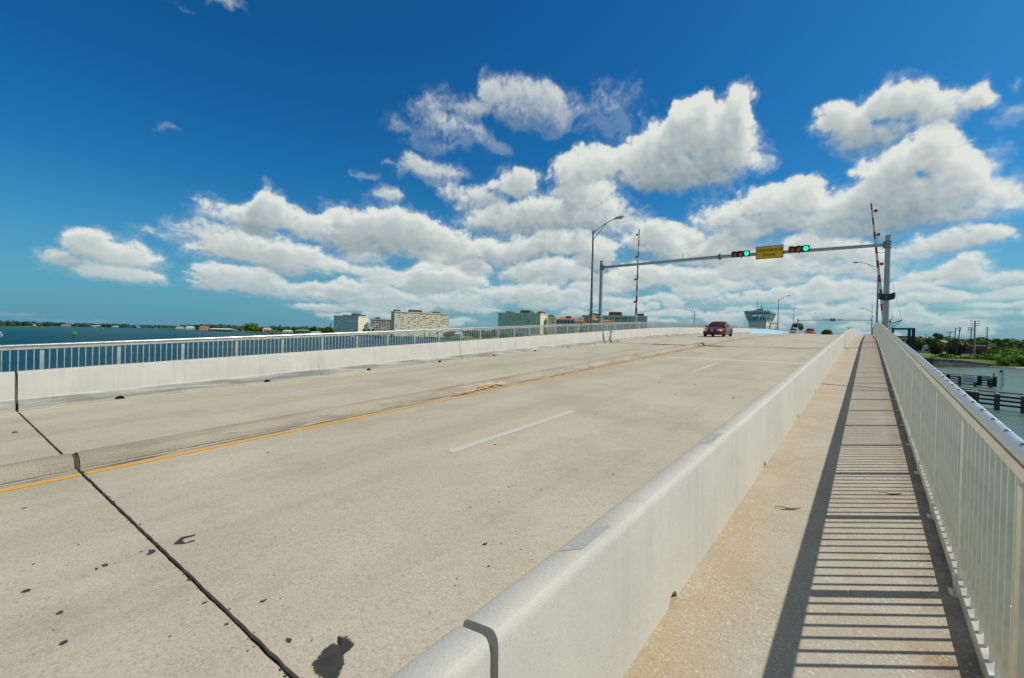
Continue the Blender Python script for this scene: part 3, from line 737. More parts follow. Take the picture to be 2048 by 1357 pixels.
band(mb, .76, z1 - .34, .86, z1 - .22); band(mb, .86, z1 - .22, .90, z1); mb.add(ring(.90, z1), [(0, 1, 2, 3)])
def lerp(a, b, f): return tuple(a[i] + (b[i] - a[i]) * f for i in range(3))
lo, hi = ring(.20, z0 + .48), ring(.76, z1 - .34)
for k in range(4):
    nn = 4 if k in (0, 2) else 6
    for i in range(nn + 1):
        f = i / nn; a, b = lerp(lo[k], lo[(k + 1) % 4], f), lerp(hi[k], hi[(k + 1) % 4], f)
        mb.tube([a, b], .085, 4)
mb.build('cabin_frame', fr, t)
for k in range(4):
    nn = 4 if k in (0, 2) else 6
    for i in range(nn):
        f0, f1 = i / nn + .02, (i + 1) / nn - .02
        A, B, C_, D = lerp(lo[k], lo[(k + 1) % 4], f0), lerp(lo[k], lo[(k + 1) % 4], f1), lerp(hi[k], hi[(k + 1) % 4], f1), lerp(hi[k], hi[(k + 1) % 4], f0)
        mb = MB(); mb.add([A, B, C_, D], [(0, 1, 2, 3)])
        w = mb.build('window', M['teal_glass'], t, fix=False)
        mb = MB(); mb.tube([lerp(A, D, .42), lerp(B, C_, .42)], .03, 4); mb.build('transom', fr, w)
mb = MB(); mb.box((0, 1.7, z0 + .35), (3.4, 6.3, .1)); mb.box((-.6, -.6, z0 + .85), (1.4, .6, .9)); mb.box((1.0, .6, z0 + .8), (.6, .7, .9)); mb.box((.1, 2.6, z0 + .9), (.5, .5, 1.1)); mb.build('console', simple('pale_console', (.5, .52, .5), .6), t)
mb = MB(); mb.box((0, 1.7, z1 + .06), (4.9, 7.9, .12)); mb.build('roof', simple('pale_roof_slab', (.55, .56, .54), .7), t)
mb = MB(); mb.box((.1, 1.2, z1 + .45), (1.1, .9, .6)); mb.box((-.8, 1.5, z1 + .32), (.7, .7, .4)); mb.build('roof_plant', M['galv_dark'], t, bevel=.04)
mb = MB(); mb.tube([(-.55, .9, z1 + .1), (-.55, .9, z1 + 2.5)], .035, 6); mb.tube([(.3, 1.2, z1 + .7), (.3, 1.2, z1 + 1.5)], .09, 6); mb.tube([(-.8, .9, z1 + 1.9), (-.3, .9, z1 + 1.9)], .02, 5); mb.build('antenna', M['galv_dark'], t)
mb = MB(); mb.box((2.5, 3.6, 9.75), (1.4, 2.2, .12)); mb.box((2.4, 3.6, 11.2), (1.3, 2.4, .12)); mb.tube([(3.1, 2.6, 9.8), (3.1, 2.6, 11.2)], .05, 6); mb.tube([(3.1, 4.6, 9.8), (3.1, 4.6, 11.2)], .05, 6); mb.build('entrance_canopy', simple('terracotta_canopy', (.42, .24, .13), .7), t)
mb = MB(); mb.box((1.803, 2.1, 9.8), (.05, .9, 1.7)); mb.build('door', M['dark_metal'], t)
mb = MB(); mb.box((1.803, -.3, 10.2), (.05, .6, .8)); mb.build('side_window', M['glass'], t)

# ------------------------------------------------------------------ cars
def car(name, label, loc, paint, L=4.75, W=1.82, H=1.45, group='cars on the bridge', rz=0, detail=True, suv=False, lit=False, grille=True):
    """front faces local -y"""
    t = thing(name, label, 'car', loc, rz, group); hw = W / 2; f = -L / 2; r = L / 2
    belt = .92 if not suv else 1.02; hood = belt - .04
    # lower body: (y, halfwidth, zbottom, zshoulder, ztop)
    S = [(f, hw * .72, .30, .52, .56), (f + .06, hw * .84, .22, .60, .66), (f + .25, hw * .94, .18, .68, .76), (f + .75, hw * .985, .17, .76, .84), (f + 1.35, hw, .17, .84, hood),
         (f + 1.9, hw, .17, .88, belt), (0, hw, .17, .90, belt + .01), (r - 1.5, hw, .17, .91, belt + .02), (r - .85, hw * .99, .18, .92, belt + .05), (r - .25, hw * .95, .22, .90, belt + .04), (r - .05, hw * .86, .30, .84, belt - .02), (r, hw * .74, .38, .76, belt - .08)]
    n = 14; vs = []
    for y, w, zb, zs, zt in S:
        half = [(0, zb), (w * .8, zb), (w * .97, zb + .10), (w, zb + .30 if zb + .30 < zs else (zb + zs) / 2), (w * .985, zs - .04), (w * .93, zs + .02), (w * .62, zt), (0, zt + .015)]
        ringp = half + [(-x, z) for x, z in half[-2:0:-1]]
        vs += [(x, y, z) for x, z in ringp]
    n = 14; mb = MB(); k = len(S)
    mb.add(vs, [(i * n + j, i * n + (j + 1) % n, (i + 1) * n + (j + 1) % n, (i + 1) * n + j) for i in range(k - 1) for j in range(n)] + [tuple(range(n)), tuple((k - 1) * n + j for j in range(n))])
    # greenhouse: lower ring at belt, roof ring
    y0, y1, y2, y3 = f + 1.38, f + 2.15, r - 1.55, r - .72
    if suv: y2, y3 = r - .85, r - .30
    g = [(y0, hw * .90, belt - .03), (y1, hw * .66, H - .05), ((y1 + y2) / 2, hw * .68, H), (y2, hw * .64, H - .04), (y3, hw * .86, belt + .02)]
    # shell as quads with rounded roof edge
    A = [(-g[0][1], g[0][0], g[0][2]), (g[0][1], g[0][0], g[0][2]), (g[4][1], g[4][0], g[4][2]), (-g[4][1], g[4][0], g[4][2])]
    rf = []
    for y, w, z in g[1:4]: rf += [(-w, y, z - .05), (-w * .7, y, z), (w * .7, y, z), (w, y, z - .05)]
    o = len(mb.v); mb.v += A + rf
    F = [(0, 1, 7, 6, 5, 4), (2, 3, 12, 13, 14, 15), (1, 2, 15, 11, 7), (3, 0, 4, 8, 12)]
    for i in range(2):
        for j in range(3): F.append((4 + i * 4 + j, 4 + i * 4 + j + 1, 8 + i * 4 + j + 1, 8 + i * 4 + j))
    for q in F: mb.f.append(tuple(i + o for i in q)); mb.m.append(0)
    mb.build('body', paint, t, smooth=38)
    if not detail:
        pass
    # windows, 6 mm proud of the shell
    def pane(name, P, inset, up):
        c = sum((Vector(p) for p in P), Vector()) / len(P); nrm = (Vector(P[1]) - Vector(P[0])).cross(Vector(P[2]) - Vector(P[0])).normalized()
        if nrm.dot(c - Vector((0, 0, .7))) < 0: nrm = -nrm
        q = [c + (Vector(p) - c) * inset + nrm * up for p in P]; m = MB(); m.add(q, [tuple(range(len(q)))]); return m.build(name, M['glass'], t, fix=False)
    V = A + rf
    pane('windscreen', [V[0], V[1], V[7], V[4]], .90, .012); pane('rear_window', [V[2], V[3], V[12], V[15]], .88, .012)
    for s in (0, 1):
        b0, b1 = (V[1], V[2]) if s else (V[0], V[3]); t0, tm, t1 = (V[7], V[11], V[15]) if s else (V[4], V[8], V[12])
        mid = lerp(b0, b1, .52); 
        pane('side_window', [lerp(b0, t0, .08), mid, tm, t0], .86, .014); pane('side_window', [mid, lerp(b1, t1, .08), t1, tm], .84, .014)
    for s in (-1, 1):
        for yy in (f + .92, r - 1.02):
            mb = MB(); mb.lathe([(.20, -.10), (.30, -.10), (.325, -.06), (.325, .06), (.30, .10), (.20, .10)], 22, (s * (hw - .105), yy, .325), 'X')
            w = mb.build('wheel', M['tyre'], t, smooth=40)
            mb = MB(); mb.lathe([(.02, -.1), (.205, -.09), (.205, .09), (.02, .1)], 18, (s * (hw - .105), yy, .325), 'X'); mb.build('rim', M['rim'], w, smooth=40)
            mb = MB(); vs = []
            for q in range(13):
                a = math.pi * q / 12; 
                for rr_ in (.325, .40): vs.append((s * (hw + .004), yy + rr_ * math.cos(a), .325 + rr_ * math.sin(a) * .96))
            mb.add(vs, [(2 * q, 2 * q + 1, 2 * q + 3, 2 * q + 2) for q in range(12)]); mb.build('wheel_arch', M['tyre'], t, fix=False)
        mb = MB(); mb.box((s * hw * .66, f + .10, .63), (.42, .16, .14), rz=s * .32); h = mb.build('headlight', M['headlamp'], t, bevel=.02)
        if lit: mb = MB(); mb.ball((s * hw * .76, f + .09, .61), (.12, .10, .075), 10, 6); mb.build('indicator', M['amber_lit'], h, smooth=True)
        mb = MB(); mb.ball((s * (hw + .06), f + 1.72, belt + .07), (.10, .06, .075), 10, 6); mb.box((s * (hw - .03), f + 1.74, belt + .03), (.14, .05, .04)); mb.build('mirror', paint, t)
        mb = MB(); mb.box((s * hw * .70, r - .06, .78), (.36, .12, .13), rz=-s * .3); mb.build('tail_light', M['red_lamp'], t)
        mb = MB(); mb.box((s * hw * .60, f + .055, .36), (.30, .07, .07), rz=s * .25); mb.build('fog_light', M['chrome'], t)
    if grille:
        mb = MB(); mb.box((0, f + .005, .60), (.86, .05, .15)); gr = mb.build('grille', M['signal_body'], t, bevel=.01)
        mb = MB(); mb.box((0, f + .02, .34), (1.12, .08, .10)); mb.build('air_intake', M['signal_body'], t)
        mb = MB(); mb.lathe([(.062, -.01), (.082, -.01), (.082, .01), (.062, .01)], 20, (0, f - .03, .61), 'Y')
        e = mb; e.add([(-.05, f - .03, .655), (-.03, f - .03, .655), (.008, f - .03, .56), (-.008, f - .03, .56)], [(0, 1, 2, 3)]); e.add([(.05, f - .03, .655), (.03, f - .03, .655), (-.008, f - .032, .56), (.008, f - .032, .56)], [(0, 1, 2, 3)])
        e.add([(-.05, f - .028, .60), (.05, f - .028, .60), (.05, f - .028, .615), (-.05, f - .028, .615)], [(0, 1, 2, 3)])
        e.build('emblem', M['chrome'], gr, fix=False)
    mb = MB(); mb.box((0, f - .01, .45), (.34, .02, .12)); mb.build('number_plate', simple('plate_dark', (.08, .03, .035), .5), t)
    return t
maroon = simple('burgundy_car_paint', (.14, .009, .013), .3, .05, .05, 2, .5, coat=.35)
silver = simple('white_silver_car_paint', (.55, .58, .58), .3, .2, .04, 2, .5, coat=.6)
redp = simple('bright_red_car_paint', (.62, .055, .065), .3, .1, .04, 2, .5, coat=.6)
blackp = simple('dark_car_paint', (.02, .025, .03), .3, .1, .1, 2, .5, coat=.6)
gr_ = math.atan((dz(51) - dz(46)) / 5)
c = car('sedan', 'burgundy sedan with amber indicators driving towards the viewer', (-11.30, 46.6, dz(46.6)), maroon, lit=True); c.rotation_euler = (gr_, 0, R_(1))
car('suv', 'white and silver car with dark bonnet coming over the crest', (-12.95, 118.5, dz(118.5)), silver, H=1.62, suv=True)
car('red_car', 'bright red car coming over the crest right of the silver one', (-10.0, 119.5, dz(119.5)), redp, H=1.55)
car('dark_car', 'dark car half hidden between the silver and red cars', (-12.9, 146, dz(146)), blackp, H=1.5)
bpy.data.objects['suv'].name = 'silver_car'
mb = MB(); mb.add([(-.62, -2.08, .80), (.62, -2.08, .80), (.70, -1.10, .915), (-.70, -1.10, .915)], [(0, 1, 2, 3)])
mb.build('bonnet', blackp, bpy.data.objects['silver_car'], fix=False)

# ------------------------------------------------------------------ litter on the deck
t = thing('palm_frond', 'dried tan palm frond lying against the median kerb', 'palm frond', (-8.06, 9.2, dz(9.2)), R_(3)); t.scale = (.8, .8, .8)
fr_m = simple('dry_frond', (.74, .56, .32), .8, 0, .3, 12, .2)
mb = MB(); mb.tube([(.02, -1.5, .012), (.03, -.7, .02), (.0, 0, .05), (-.06, .7, .07)], [.012, .016, .02, .008], 6); mb.build('stalk', fr_m, t)
mb = MB()
for i in range(120):
    y = -.35 + 1.2 * rnd.random(); a = rnd.choice((-1, 1)) * (.15 + .5 * rnd.random()); l = .25 + .35 * rnd.random(); z = .03 + .10 * rnd.random()
    p = Vector((.0 - .05 * rnd.random(), y, z)); q = p + Vector((l * math.sin(a) * .35, l * math.cos(a), (rnd.random() - .4) * .12)); q.z = max(.008, q.z); w = Vector((.012, 0, .004))
    mb.add([p - w, p + w, q + Vector((0, .001, 0)), (p + q) / 2 - w * 1.3 + Vector((0, 0, .02))], [(0, 1, 2, 3)])
mb.build('leaflets', fr_m, t, fix=False)['kind'] = 'stuff'
def leaflitter(name, label, x, y, s, rz, m):
    mb = MB(); n = 9; L = [];
    for k in range(n):
        u = k / (n - 1); w = .018 * math.sin(math.pi * (u ** .8)) + .002; c = (u - .5) * .17; bend = .02 * math.sin(3 * u)
        L.append((c, bend - w, .006 + .02 * (u - .5) ** 2 * 4)); L.append((c, bend + w, .006 + .028 * (u - .5) ** 2 * 4)); 
    mb.add(L, [(2 * k, 2 * k + 1, 2 * k + 3, 2 * k + 2) for k in range(n - 1)]); mb.tube([L[0], (L[0][0] - .05, .03, .01), (L[0][0] - .06, .015, .008)], .003, 5)
    o = mb.build(name, m, None, fix=False); o.location = (x, y, dz(y) + .002); o.rotation_euler = (R_(3), 0, rz); o.scale = (s, s, s); return tag(o, label, name.replace('_', ' '))
leaflitter('dry_leaf', 'curled brown dry leaf lying on the tan sidewalk', -.56, 5.30, 1.0, .45, simple('brown_leaf', (.16, .095, .03), .7, 0, .3, 30))
leaflitter('dark_twig', 'dark twig lying in the slatted shadow on the sidewalk', .255, 6.37, .9, .5, simple('dark_twig', (.03, .022, .014), .8, 0, .3, 30))

# ------------------------------------------------------------------ water and land
mb = MB(); mb.add([(-30000, -30000, 0), (30000, -30000, 0), (30000, 30000, 0), (-30000, 30000, 0)], [(0, 1, 2, 3)])
tag(mb.build('water', M['water'], fix=False), 'blue green bay water around the bridge', 'water', kind='structure')
def land(name, poly, z, label, m, skirt=None):
    mb = MB(); n = len(poly); mb.add([(x, y, z) for x, y in poly], [tuple(range(n))])
    mb.add([(x, y, z) for x, y in poly] + [(x, y, -1) for x, y in poly], [(k, (k + 1) % n, n + (k + 1) % n, n + k) for k in range(n)])
    return tag(mb.build(name, m), label, 'ground', kind='structure')
land('ground', [(-1250, 445), (-1120, 440), (-1010, 418), (-940, 408), (-800, 410), (-715, 420), (-690, 450), (-625, 490), (-560, 482), (-420, 445), (-330, 335), (-190, 305), (-60, 262), (-14, 214), (17.0, 197.6), (31.2, 219), (42, 232), (85, 245), (200, 310), (600, 520), (2500, 1500), (2500, 5200), (-6500, 5200), (-6500, 2000), (-3900, 1120), (-2360, 720), (-1950, 530), (-1500, 485)], 1.5, 'green far shore with lawns, car parks and buildings', M['ground'])
land('ground', [(-4400, 300), (-3300, 420), (-2900, 620), (-3300, 1000), (-4300, 1300), (-5600, 1200), (-6500, 300)], 1.2, 'low wooded shore across the bay on the left', M['ground'])
land('ground', [(-1800, 60), (-1790, 170), (-1850, 235), (-2000, 230), (-2100, 60)], 1.0, 'small wooded point at the left edge of the bay', M['ground'])
land('ground', [(31, 218), (37, 221.4), (44, 231.3), (86, 244), (90, 240), (46, 229.5), (38.5, 219.6), (33, 217)], .35, 'pale shell beach at the foot of the mangroves', M['sand'])
land('ground', [(34, 330), (50, 330), (120, 640), (84, 700)], 1.56, 'grey car park behind the palms', simple('car_park_asphalt', (.33, .32, .29), .9, 0, .15, .2, .2))
# seawall
t = thing('seawall', 'stained concrete seawall under the lawn on the right shore', 'seawall', (0, 0, 0))
SW = [(-14, 213.4), (2, 204), (16.6, 196.8), (24.5, 208), (31.2, 218.4), (33, 221)]; ZT = [2.7, 2.7, 2.7, 2.2, 1.35, 1.2]
mb = MB(); vs = []
for (x, y), z in zip(SW, ZT): vs += [(x, y, -1), (x, y, z), (x + .3, y + .9, z), (x + .3, y + .9, -1)]
mb.add(vs, [(4 * i + a, 4 * i + b, 4 * i + 4 + b, 4 * i + 4 + a) for i in range(5) for a, b in ((0, 1), (1, 2), (2, 3))]); mb.build('wall', M['seawall'], t)
mb = MB(); vs = []
for (x, y), z in zip(SW, ZT): vs += [(x + .1, y - .22, z + .003), (x + .1, y - .22, z + .28), (x + .7, y + .9, z + .28), (x + .7, y + .9, z + .003)]
mb.add(vs, [(4 * i + a, 4 * i + b, 4 * i + 4 + b, 4 * i + 4 + a) for i in range(5) for a, b in ((0, 1), (1, 2), (2, 3), (3, 0))]); mb.build('cap', M['seacap'], t)
mb = MB()   # bank between wall and lawn
mb.add([(17.2, 198.2, 2.65), (31.6, 219.2, 1.3), (60, 262, 1.58), (52, 330, 2.1), (20, 330, 2.1), (-10, 216, 2.65)], [(0, 1, 2, 3), (0, 3, 4, 5)])
tag(mb.build('ground', M['ground'], fix=False), 'sloping green lawn above the seawall', 'ground', kind='structure')

# ------------------------------------------------------------------ vegetation builders
L_GREEN = leaf_mat('broad_leaves', (.045, .085, .014), (.09, .15, .022), (.025, .055, .012), .35)
L_MANG = leaf_mat('mangrove_leaves', (.085, .20, .006), (.17, .30, .012), (.035, .10, .006), .45)
L_DARK = leaf_mat('dark_leaves', (.022, .055, .018), (.05, .095, .025), (.016, .038, .014), .3)
L_FAR = leaf_mat('distant_leaves', (.020, .062, .036), (.045, .10, .045), (.018, .05, .035), .05)
L_LIME = leaf_mat('lime_leaves', (.15, .26, .012), (.27, .38, .03), (.08, .17, .01), .8)
L_PALM = leaf_mat('palm_leaves', (.06, .11, .02), (.13, .19, .035), (.04, .07, .015), .7)
L_DEAD = leaf_mat('dead_palm_skirt', (.05, .038, .022), (.10, .075, .04), (.03, .022, .014), .7)
def leaves(mb, lobes, n, s, r):
    tot = sum(l[3] ** 2 for l in lobes)
    for (x, y, z, rad, fl) in lobes:
        for _ in range(max(4, int(n * rad * rad / tot))):
            u, v = r.random() * 6.283, r.random() * 2 - 1; q = math.sqrt(1 - v * v); rr = rad * (.55 + .5 * r.random() ** .6)
            d = Vector((q * math.cos(u), q * math.sin(u), v)); p = Vector((x, y, z)) + Vector((d.x * rr, d.y * rr, d.z * rr * fl))
            nrm = (d + Vector((r.random() - .5, r.random() - .5, r.random() - .2)) * 1.1).normalized(); a = nrm.orthogonal().normalized(); b = nrm.cross(a)
            th = r.random() * 6.283; a, b = a * math.cos(th) + b * math.sin(th), b * math.cos(th) - a * math.sin(th); k = s * (.6 + .8 * r.random())
            mb.add([p - a * k * .5, p + b * k * .38, p + a * k * .6, p - b * k * .38], [(0, 1, 2, 3)])
def lobes_for(r, h, w, n, base=.35):
    L = []
    for i in range(n):
        a = r.random() * 6.283; q = math.sqrt(r.random()) * w * .36; zz = h * (base + (1 - base) * (.25 + .55 * r.random()) * (1 - .5 * q / w))
        L.append((q * math.cos(a), q * math.sin(a), zz, w * (.17 + .13 * r.random()), .8))
    return L
def tree(name, label, loc, h, w, mat, seed, n=700, s=None, group=None, cat='tree', nl=11, base=.35, trunk=True):
    r = random.Random(seed); t = thing(name, label, cat, loc, r.random() * 6, group)
    if trunk:
        mb = MB(); mb.tube([(0, 0, -.3), (.03 * h * (r.random() - .5), 0, h * .3), (0, .02 * h, h * .62)], [h * .028, h * .02, h * .009], 7)
        for k in range(4):
            a = k * 1.57 + r.random(); mb.tube([(0, 0, h * .3), (w * .16 * math.cos(a), w * .16 * math.sin(a), h * .5), (w * .28 * math.cos(a), w * .28 * math.sin(a), h * .66)], [h * .013, h * .009, h * .004], 5)
        mb.build('trunk', M['bark'], t)
    mb = MB(); L = lobes_for(r, h, w, nl, base); leaves(mb, L, n, s or w * .10, r)
    for l in L: mb.ball(l[:3], (l[3] * .62, l[3] * .62, l[3] * .5), 7, 5)
    mb.build('crown', mat, t, fix=False); return t
def palm(label, loc, h, w, seed, skirt=True, group='sabal palms by the seawall', lean=0.0, nf=34):
    r = random.Random(seed); t = thing('palm_tree', label, 'palm tree', loc, 0, group)
    mb = MB(); mb.tube([(0, 0, -.3), (lean * .4, 0, h * .4), (lean, 0, h * .78)], [h * .034, h * .028, h * .03], 9); mb.build('trunk', M['bark'], t)
    top = Vector((lean, 0, h * .74))
    def fan(mb, el, az, ln, k):
        d = Vector((math.cos(az) * math.cos(el), math.sin(az) * math.cos(el), math.sin(el))); side = d.cross(Vector((0, 0, 1))).normalized(); up = side.cross(d)
        c = top + d * ln * .5
        mb.add([top, top + side * .02, c], [(0, 1, 2)])
        for j in range(9):
            a = -1.25 + 2.5 * j / 8; e = c + (d * math.cos(a) + side * math.sin(a)) * ln * .55 - Vector((0, 0, 1)) * ln * .10 * abs(a)
            mb.add([c - up * .015, c + (e - c) * .6 + side * .035 * ln, e, c + (e - c) * .6 - side * .035 * ln], [(0, 1, 2, 3)])
    mb = MB()
    for i in range(nf): fan(mb, -.35 + 1.75 * r.random() ** .9, r.random() * 6.283, w * .5 * (.8 + .3 * r.random()), i)
    leaves(mb, [(top.x, top.y, top.z + w * .12, w * .40, .8)], 320, w * .16, r); mb.build('crown', L_PALM, t, fix=False)
    if skirt:
        mb = MB()
        for i in range(nf): fan(mb, -1.25 + .95 * r.random(), r.random() * 6.283, w * .46 * (.7 + .3 * r.random()), i)
        leaves(mb, [(top.x, top.y, top.z - w * .22, w * .36, .8)], 320, w * .16, r); mb.build('dead_fronds', L_DEAD, t, fix=False)
    return t

# ------------------------------------------------------------------ right shore
palm('round headed palm with dark dead skirt, left one standing on the right lawn', (24.6, 284, 2.0), 6.0, 6.8, 2, nf=60)
palm('palm with dark dead skirt between two leaning utility poles', (25.6, 236, 2.4), 5.5, 6.0, 5, nf=56)
palm('slim greener palm right beside the darker skirted palm', (27.3, 238, 2.3), 6.6, 4.4, 8, lean=.4, nf=40)
palm('small palm next to the navy steel frame', (21.2, 330, 2.1), 7.0, 6, 11)
for i, (x, y, h) in enumerate(((33, 470, 8), (48.5, 560, 18), (50.8, 560, 17))): palm(('low palm in front of the distant houses', 'taller of two thin palms by the pink roofed house', 'shorter of two thin palms by the pink roofed house')[i], (x, y, 2), h, 6, 20 + i, skirt=False, group='distant palms')
# mangroves
MG = [(41.5, 236, 5.6, 11, 'rounded bright green mangrove bush at the centre of the thicket'), (37, 232, 4.6, 8, 'bright green mangrove bush in front, left in the thicket'), (47, 240, 6.2, 12, 'tallest mangrove bush at the right of the thicket'),
      (35.2, 227, 3.2, 6.5, 'low mangrove bush hanging over the end of the seawall'), (53, 243, 5.4, 12, 'mangrove bush at the right frame edge behind the beach'), (40.5, 245, 6.4, 11, 'mangrove bush behind the crown of the thicket'), (60, 247, 5.5, 13, 'rightmost mangrove bush of the shore thicket'), (36.8, 240, 4.6, 9, 'mangrove bush at the left rear of the thicket'), (45, 233.5, 3.8, 8, 'low mangrove bush directly above the pale beach')]
for i, (x, y, h, w, lb) in enumerate(MG): tree('mangrove_bush', lb, (x, y, .3), h, w, L_MANG, 40 + i, 1900, .55, 'mangrove bushes', 'bush', 18, .05)
SH = [(17.6, 206, 1.6, 2.6, L_LIME, 'yellow green shrub just above the seawall near the railing'), (21, 213, 1.8, 3.4, L_MANG, 'dark green shrub in the middle of the seawall bed'), (23.2, 217, 2.1, 3.6, L_LIME, 'large lime green shrub below the skirted palm'), (25.5, 221, 1.6, 3, L_MANG, 'green shrub on the bank below the slim palm'),
      (28.0, 226, 1.7, 3.4, L_LIME, 'lime green shrub beside the small red sign post'), (30.5, 228, 2.2, 4.6, L_MANG, 'broad green shrub next to the mangrove thicket'), (19.2, 210, 1.5, 2.8, L_LIME, 'small lime shrub between the seawall and the lawn'), (22.4, 232, 2.0, 4, L_DARK, 'dark reddish shrub at the foot of the leaning utility pole'), (33.4, 240, 2.6, 4.5, L_DARK, 'grey green shrub at the foot of the tall utility pole')]
for i, (x, y, h, w, m, lb) in enumerate(SH): tree('shrub', lb, (x, y, 1.9), h, w, m, 70 + i, 500, .32, 'shrubs along the seawall', 'shrub', 9, .0, trunk=False)
# utility poles
def upole(label, x, y, zb, zt, r, arms, m, lean=0, group='utility poles on the right shore'):
    t = thing('utility_pole', label, 'utility pole', (x, y, zb), -.1, group); h = zt - zb
    mb = MB(); mb.tube([(0, 0, -.5), (lean, 0, h)], [r, r * .65], 8); mb.build('shaft', m, t, smooth=40)
    for f, w in arms:
        mb = MB(); mb.box((lean * f, -.12, h * f), (w, .12, .14)); a = mb.build('crossarm', M['pole_wood'], t)
        mb = MB()
        for q in (-.48, -.25, .25, .48): mb.lathe([(.06, 0), (.10, .06), (.05, .22)], 6, (lean * f + q * w, -.12, h * f + .07))
        mb.build('insulator', M['galv_dark'], a)
    return t
upole('thick tall concrete utility pole with three tiers of arms', 30.4, 233, 2, 16.2, .30, ((.985, 2.4), (.93, 2.4), (.88, 2.4)), M['pole_conc'])
upole('wooden utility pole with red braced arms just left of the tall concrete pole', 31.0, 245, 2, 14.2, .2, ((.985, 1.8), (.94, 1.8), (.90, 1.8)), M['pole_wood'])
upole('leaning grey utility pole left of the skirted palm', 22.6, 230, 2.2, 12.2, .2, ((.97, 2.2), (.80, 1.0)), M['pole_wood'], 1.1)
upole('utility pole leaning behind the skirted palm', 25.2, 236, 2.2, 13.4, .19, ((.985, .5),), M['pole_wood'], .5)
upole('utility pole leaning in front of the slim palm', 24.6, 226, 2.2, 13.4, .19, ((.985, .5), (.9, .5)), M['pole_wood'], 1.2)
upole('plain single pole standing before the wooded hill', 57, 396, 2, 18.9, .32, (), M['pole_wood'])
for i, (x, y, z, lb) in enumerate(((36.8, 498, 15.7, 'far utility pole above the houses, leftmost'), (35, 448, 13.8, 'far utility pole above the houses, short one'), (39.2, 448, 14.6, 'far utility pole above the houses, right of the short one'))): upole(lb, x, y, 2, z, .22, ((.97, 2.6),), M['pole_wood'])
# wires
def wire(a, b, sag, label):
    mb = MB(); A, B = Vector(a), Vector(b)
    mb.tube([A + (B - A) * k / 10 - Vector((0, 0, sag * 4 * (k / 10) * (1 - k / 10))) for k in range(11)], .035, 4)
    tag(mb.build('overhead_wire', M['dark_metal']), label, 'wire', 'overhead wires')
wire((23.5, 230, 12.0), (35, 448, 13.6), 1.5, 'overhead wire running back from the leaning grey pole'); wire((25.8, 226, 13.3), (25.7, 236, 13.3), .1, 'short upper wire between the two leaning poles')
wire((25.8, 226, 12.2), (25.7, 236, 12.2), .1, 'short lower wire between the two leaning poles'); wire((25.7, 236, 13.2), (23.6, 230, 12.0), .2, 'wire from the middle pole to the leaning grey pole')
# buildings right
def building(name, label, loc, rz, wx, wy, h, wall, roof, flat=True, wins=(), rh=2.2, cat='building', group=None, over=.5, door=None):
    t = thing(name, label, cat, loc, rz, group)
    mb = MB(); mb.box((0, 0, h / 2), (wx, wy, h)); mb.build('wall', wall, t)
    mb = MB()
    if flat: mb.box((0, 0, h + .25), (wx + over, wy + over, .5))
    else:
        X, Y = wx / 2 + over, wy / 2 + over; rl = max(0, X - Y * .8)
        mb.add([(-X, -Y, h), (X, -Y, h), (X, Y, h), (-X, Y, h), (-rl, 0, h + rh), (rl, 0, h + rh)], [(0, 1, 5, 4), (1, 2, 5), (2, 3, 4, 5), (3, 0, 4), (3, 2, 1, 0)])
    mb.build('roof', roof, t)
    for (x, z, w, hh) in wins:
        mb = MB(); mb.box((x, -wy / 2 - .02, z), (w, .08, hh)); mb.build('window', M['glass'], t)
    return t
W = lambda n, c: facade(n, c)
brick = W('red_brick_wall', (.13, .055, .045)); white_r = W('white_sheet_roof', (.62, .62, .58)); cream = W('cream_stucco', (.56, .51, .40)); tile = W('orange_tile_roof', (.50, .15, .06)); grey_r = W('grey_shingle_roof', (.16, .17, .20)); whitew = W('white_stucco', (.66, .65, .60)); pinkr = W('pale_pink_roof', (.55, .38, .31)); greenr = W('green_metal_roof', (.10, .24, .17))
building('warehouse', 'long brick warehouse with white sheet roof behind the palms', (52, 412, 1.6), -.08, 13, 12, 5.6, brick, white_r, wins=[(-4, 3.3, 2.2, 1.2), (-1, 3.3, 2, 1.2), (3.2, 2.2, 2, 2.4), (5, 3.3, 1.2, 1.2)], over=1.2)
building('house', 'pale pink roofed house on the rise behind the wires', (47.5, 520, 6.0), -.1, 12, 9, 3.6, cream, pinkr, False, [(-2, 2, 1.4, 1.2), (2, 2, 1.4, 1.2)], 1.6)
building('house', 'grey roofed low house behind the left lawn palm', (36.0, 410, 1.6), -.1, 6.0, 7, 2.2, cream, grey_r, False, [(-2, 1.6, 1.2, 1.2), (1.6, 1.6, 1.4, 1.2)], 1.7)
building('house', 'brown roofed low house beside the navy steel frame', (30, 440, 1.6), -.1, 8, 7, 2.8, cream, W('brown_roof', (.16, .09, .06)), False, [(-2, 1.7, 1.4, 1.2), (2, 1.7, 1.6, 1.3)], 1.6)
building('shop', 'low shop with a blue roof edge beyond the lawn', (30.5, 430, 1.6), -.1, 8, 8, 3.8, whitew, W('blue_roof_edge', (.06, .20, .42)), wins=[(-1.5, 1.9, 2, 1.5), (2, 1.9, 2, 1.5)])
building('house', 'cream house with hipped grey roof far behind the utility poles', (38, 470, 2.5), -.1, 11, 9, 3.4, cream, grey_r, False, [(-2, 1.9, 1.4, 1.2), (2.4, 1.9, 1.4, 1.2)], 1.8)
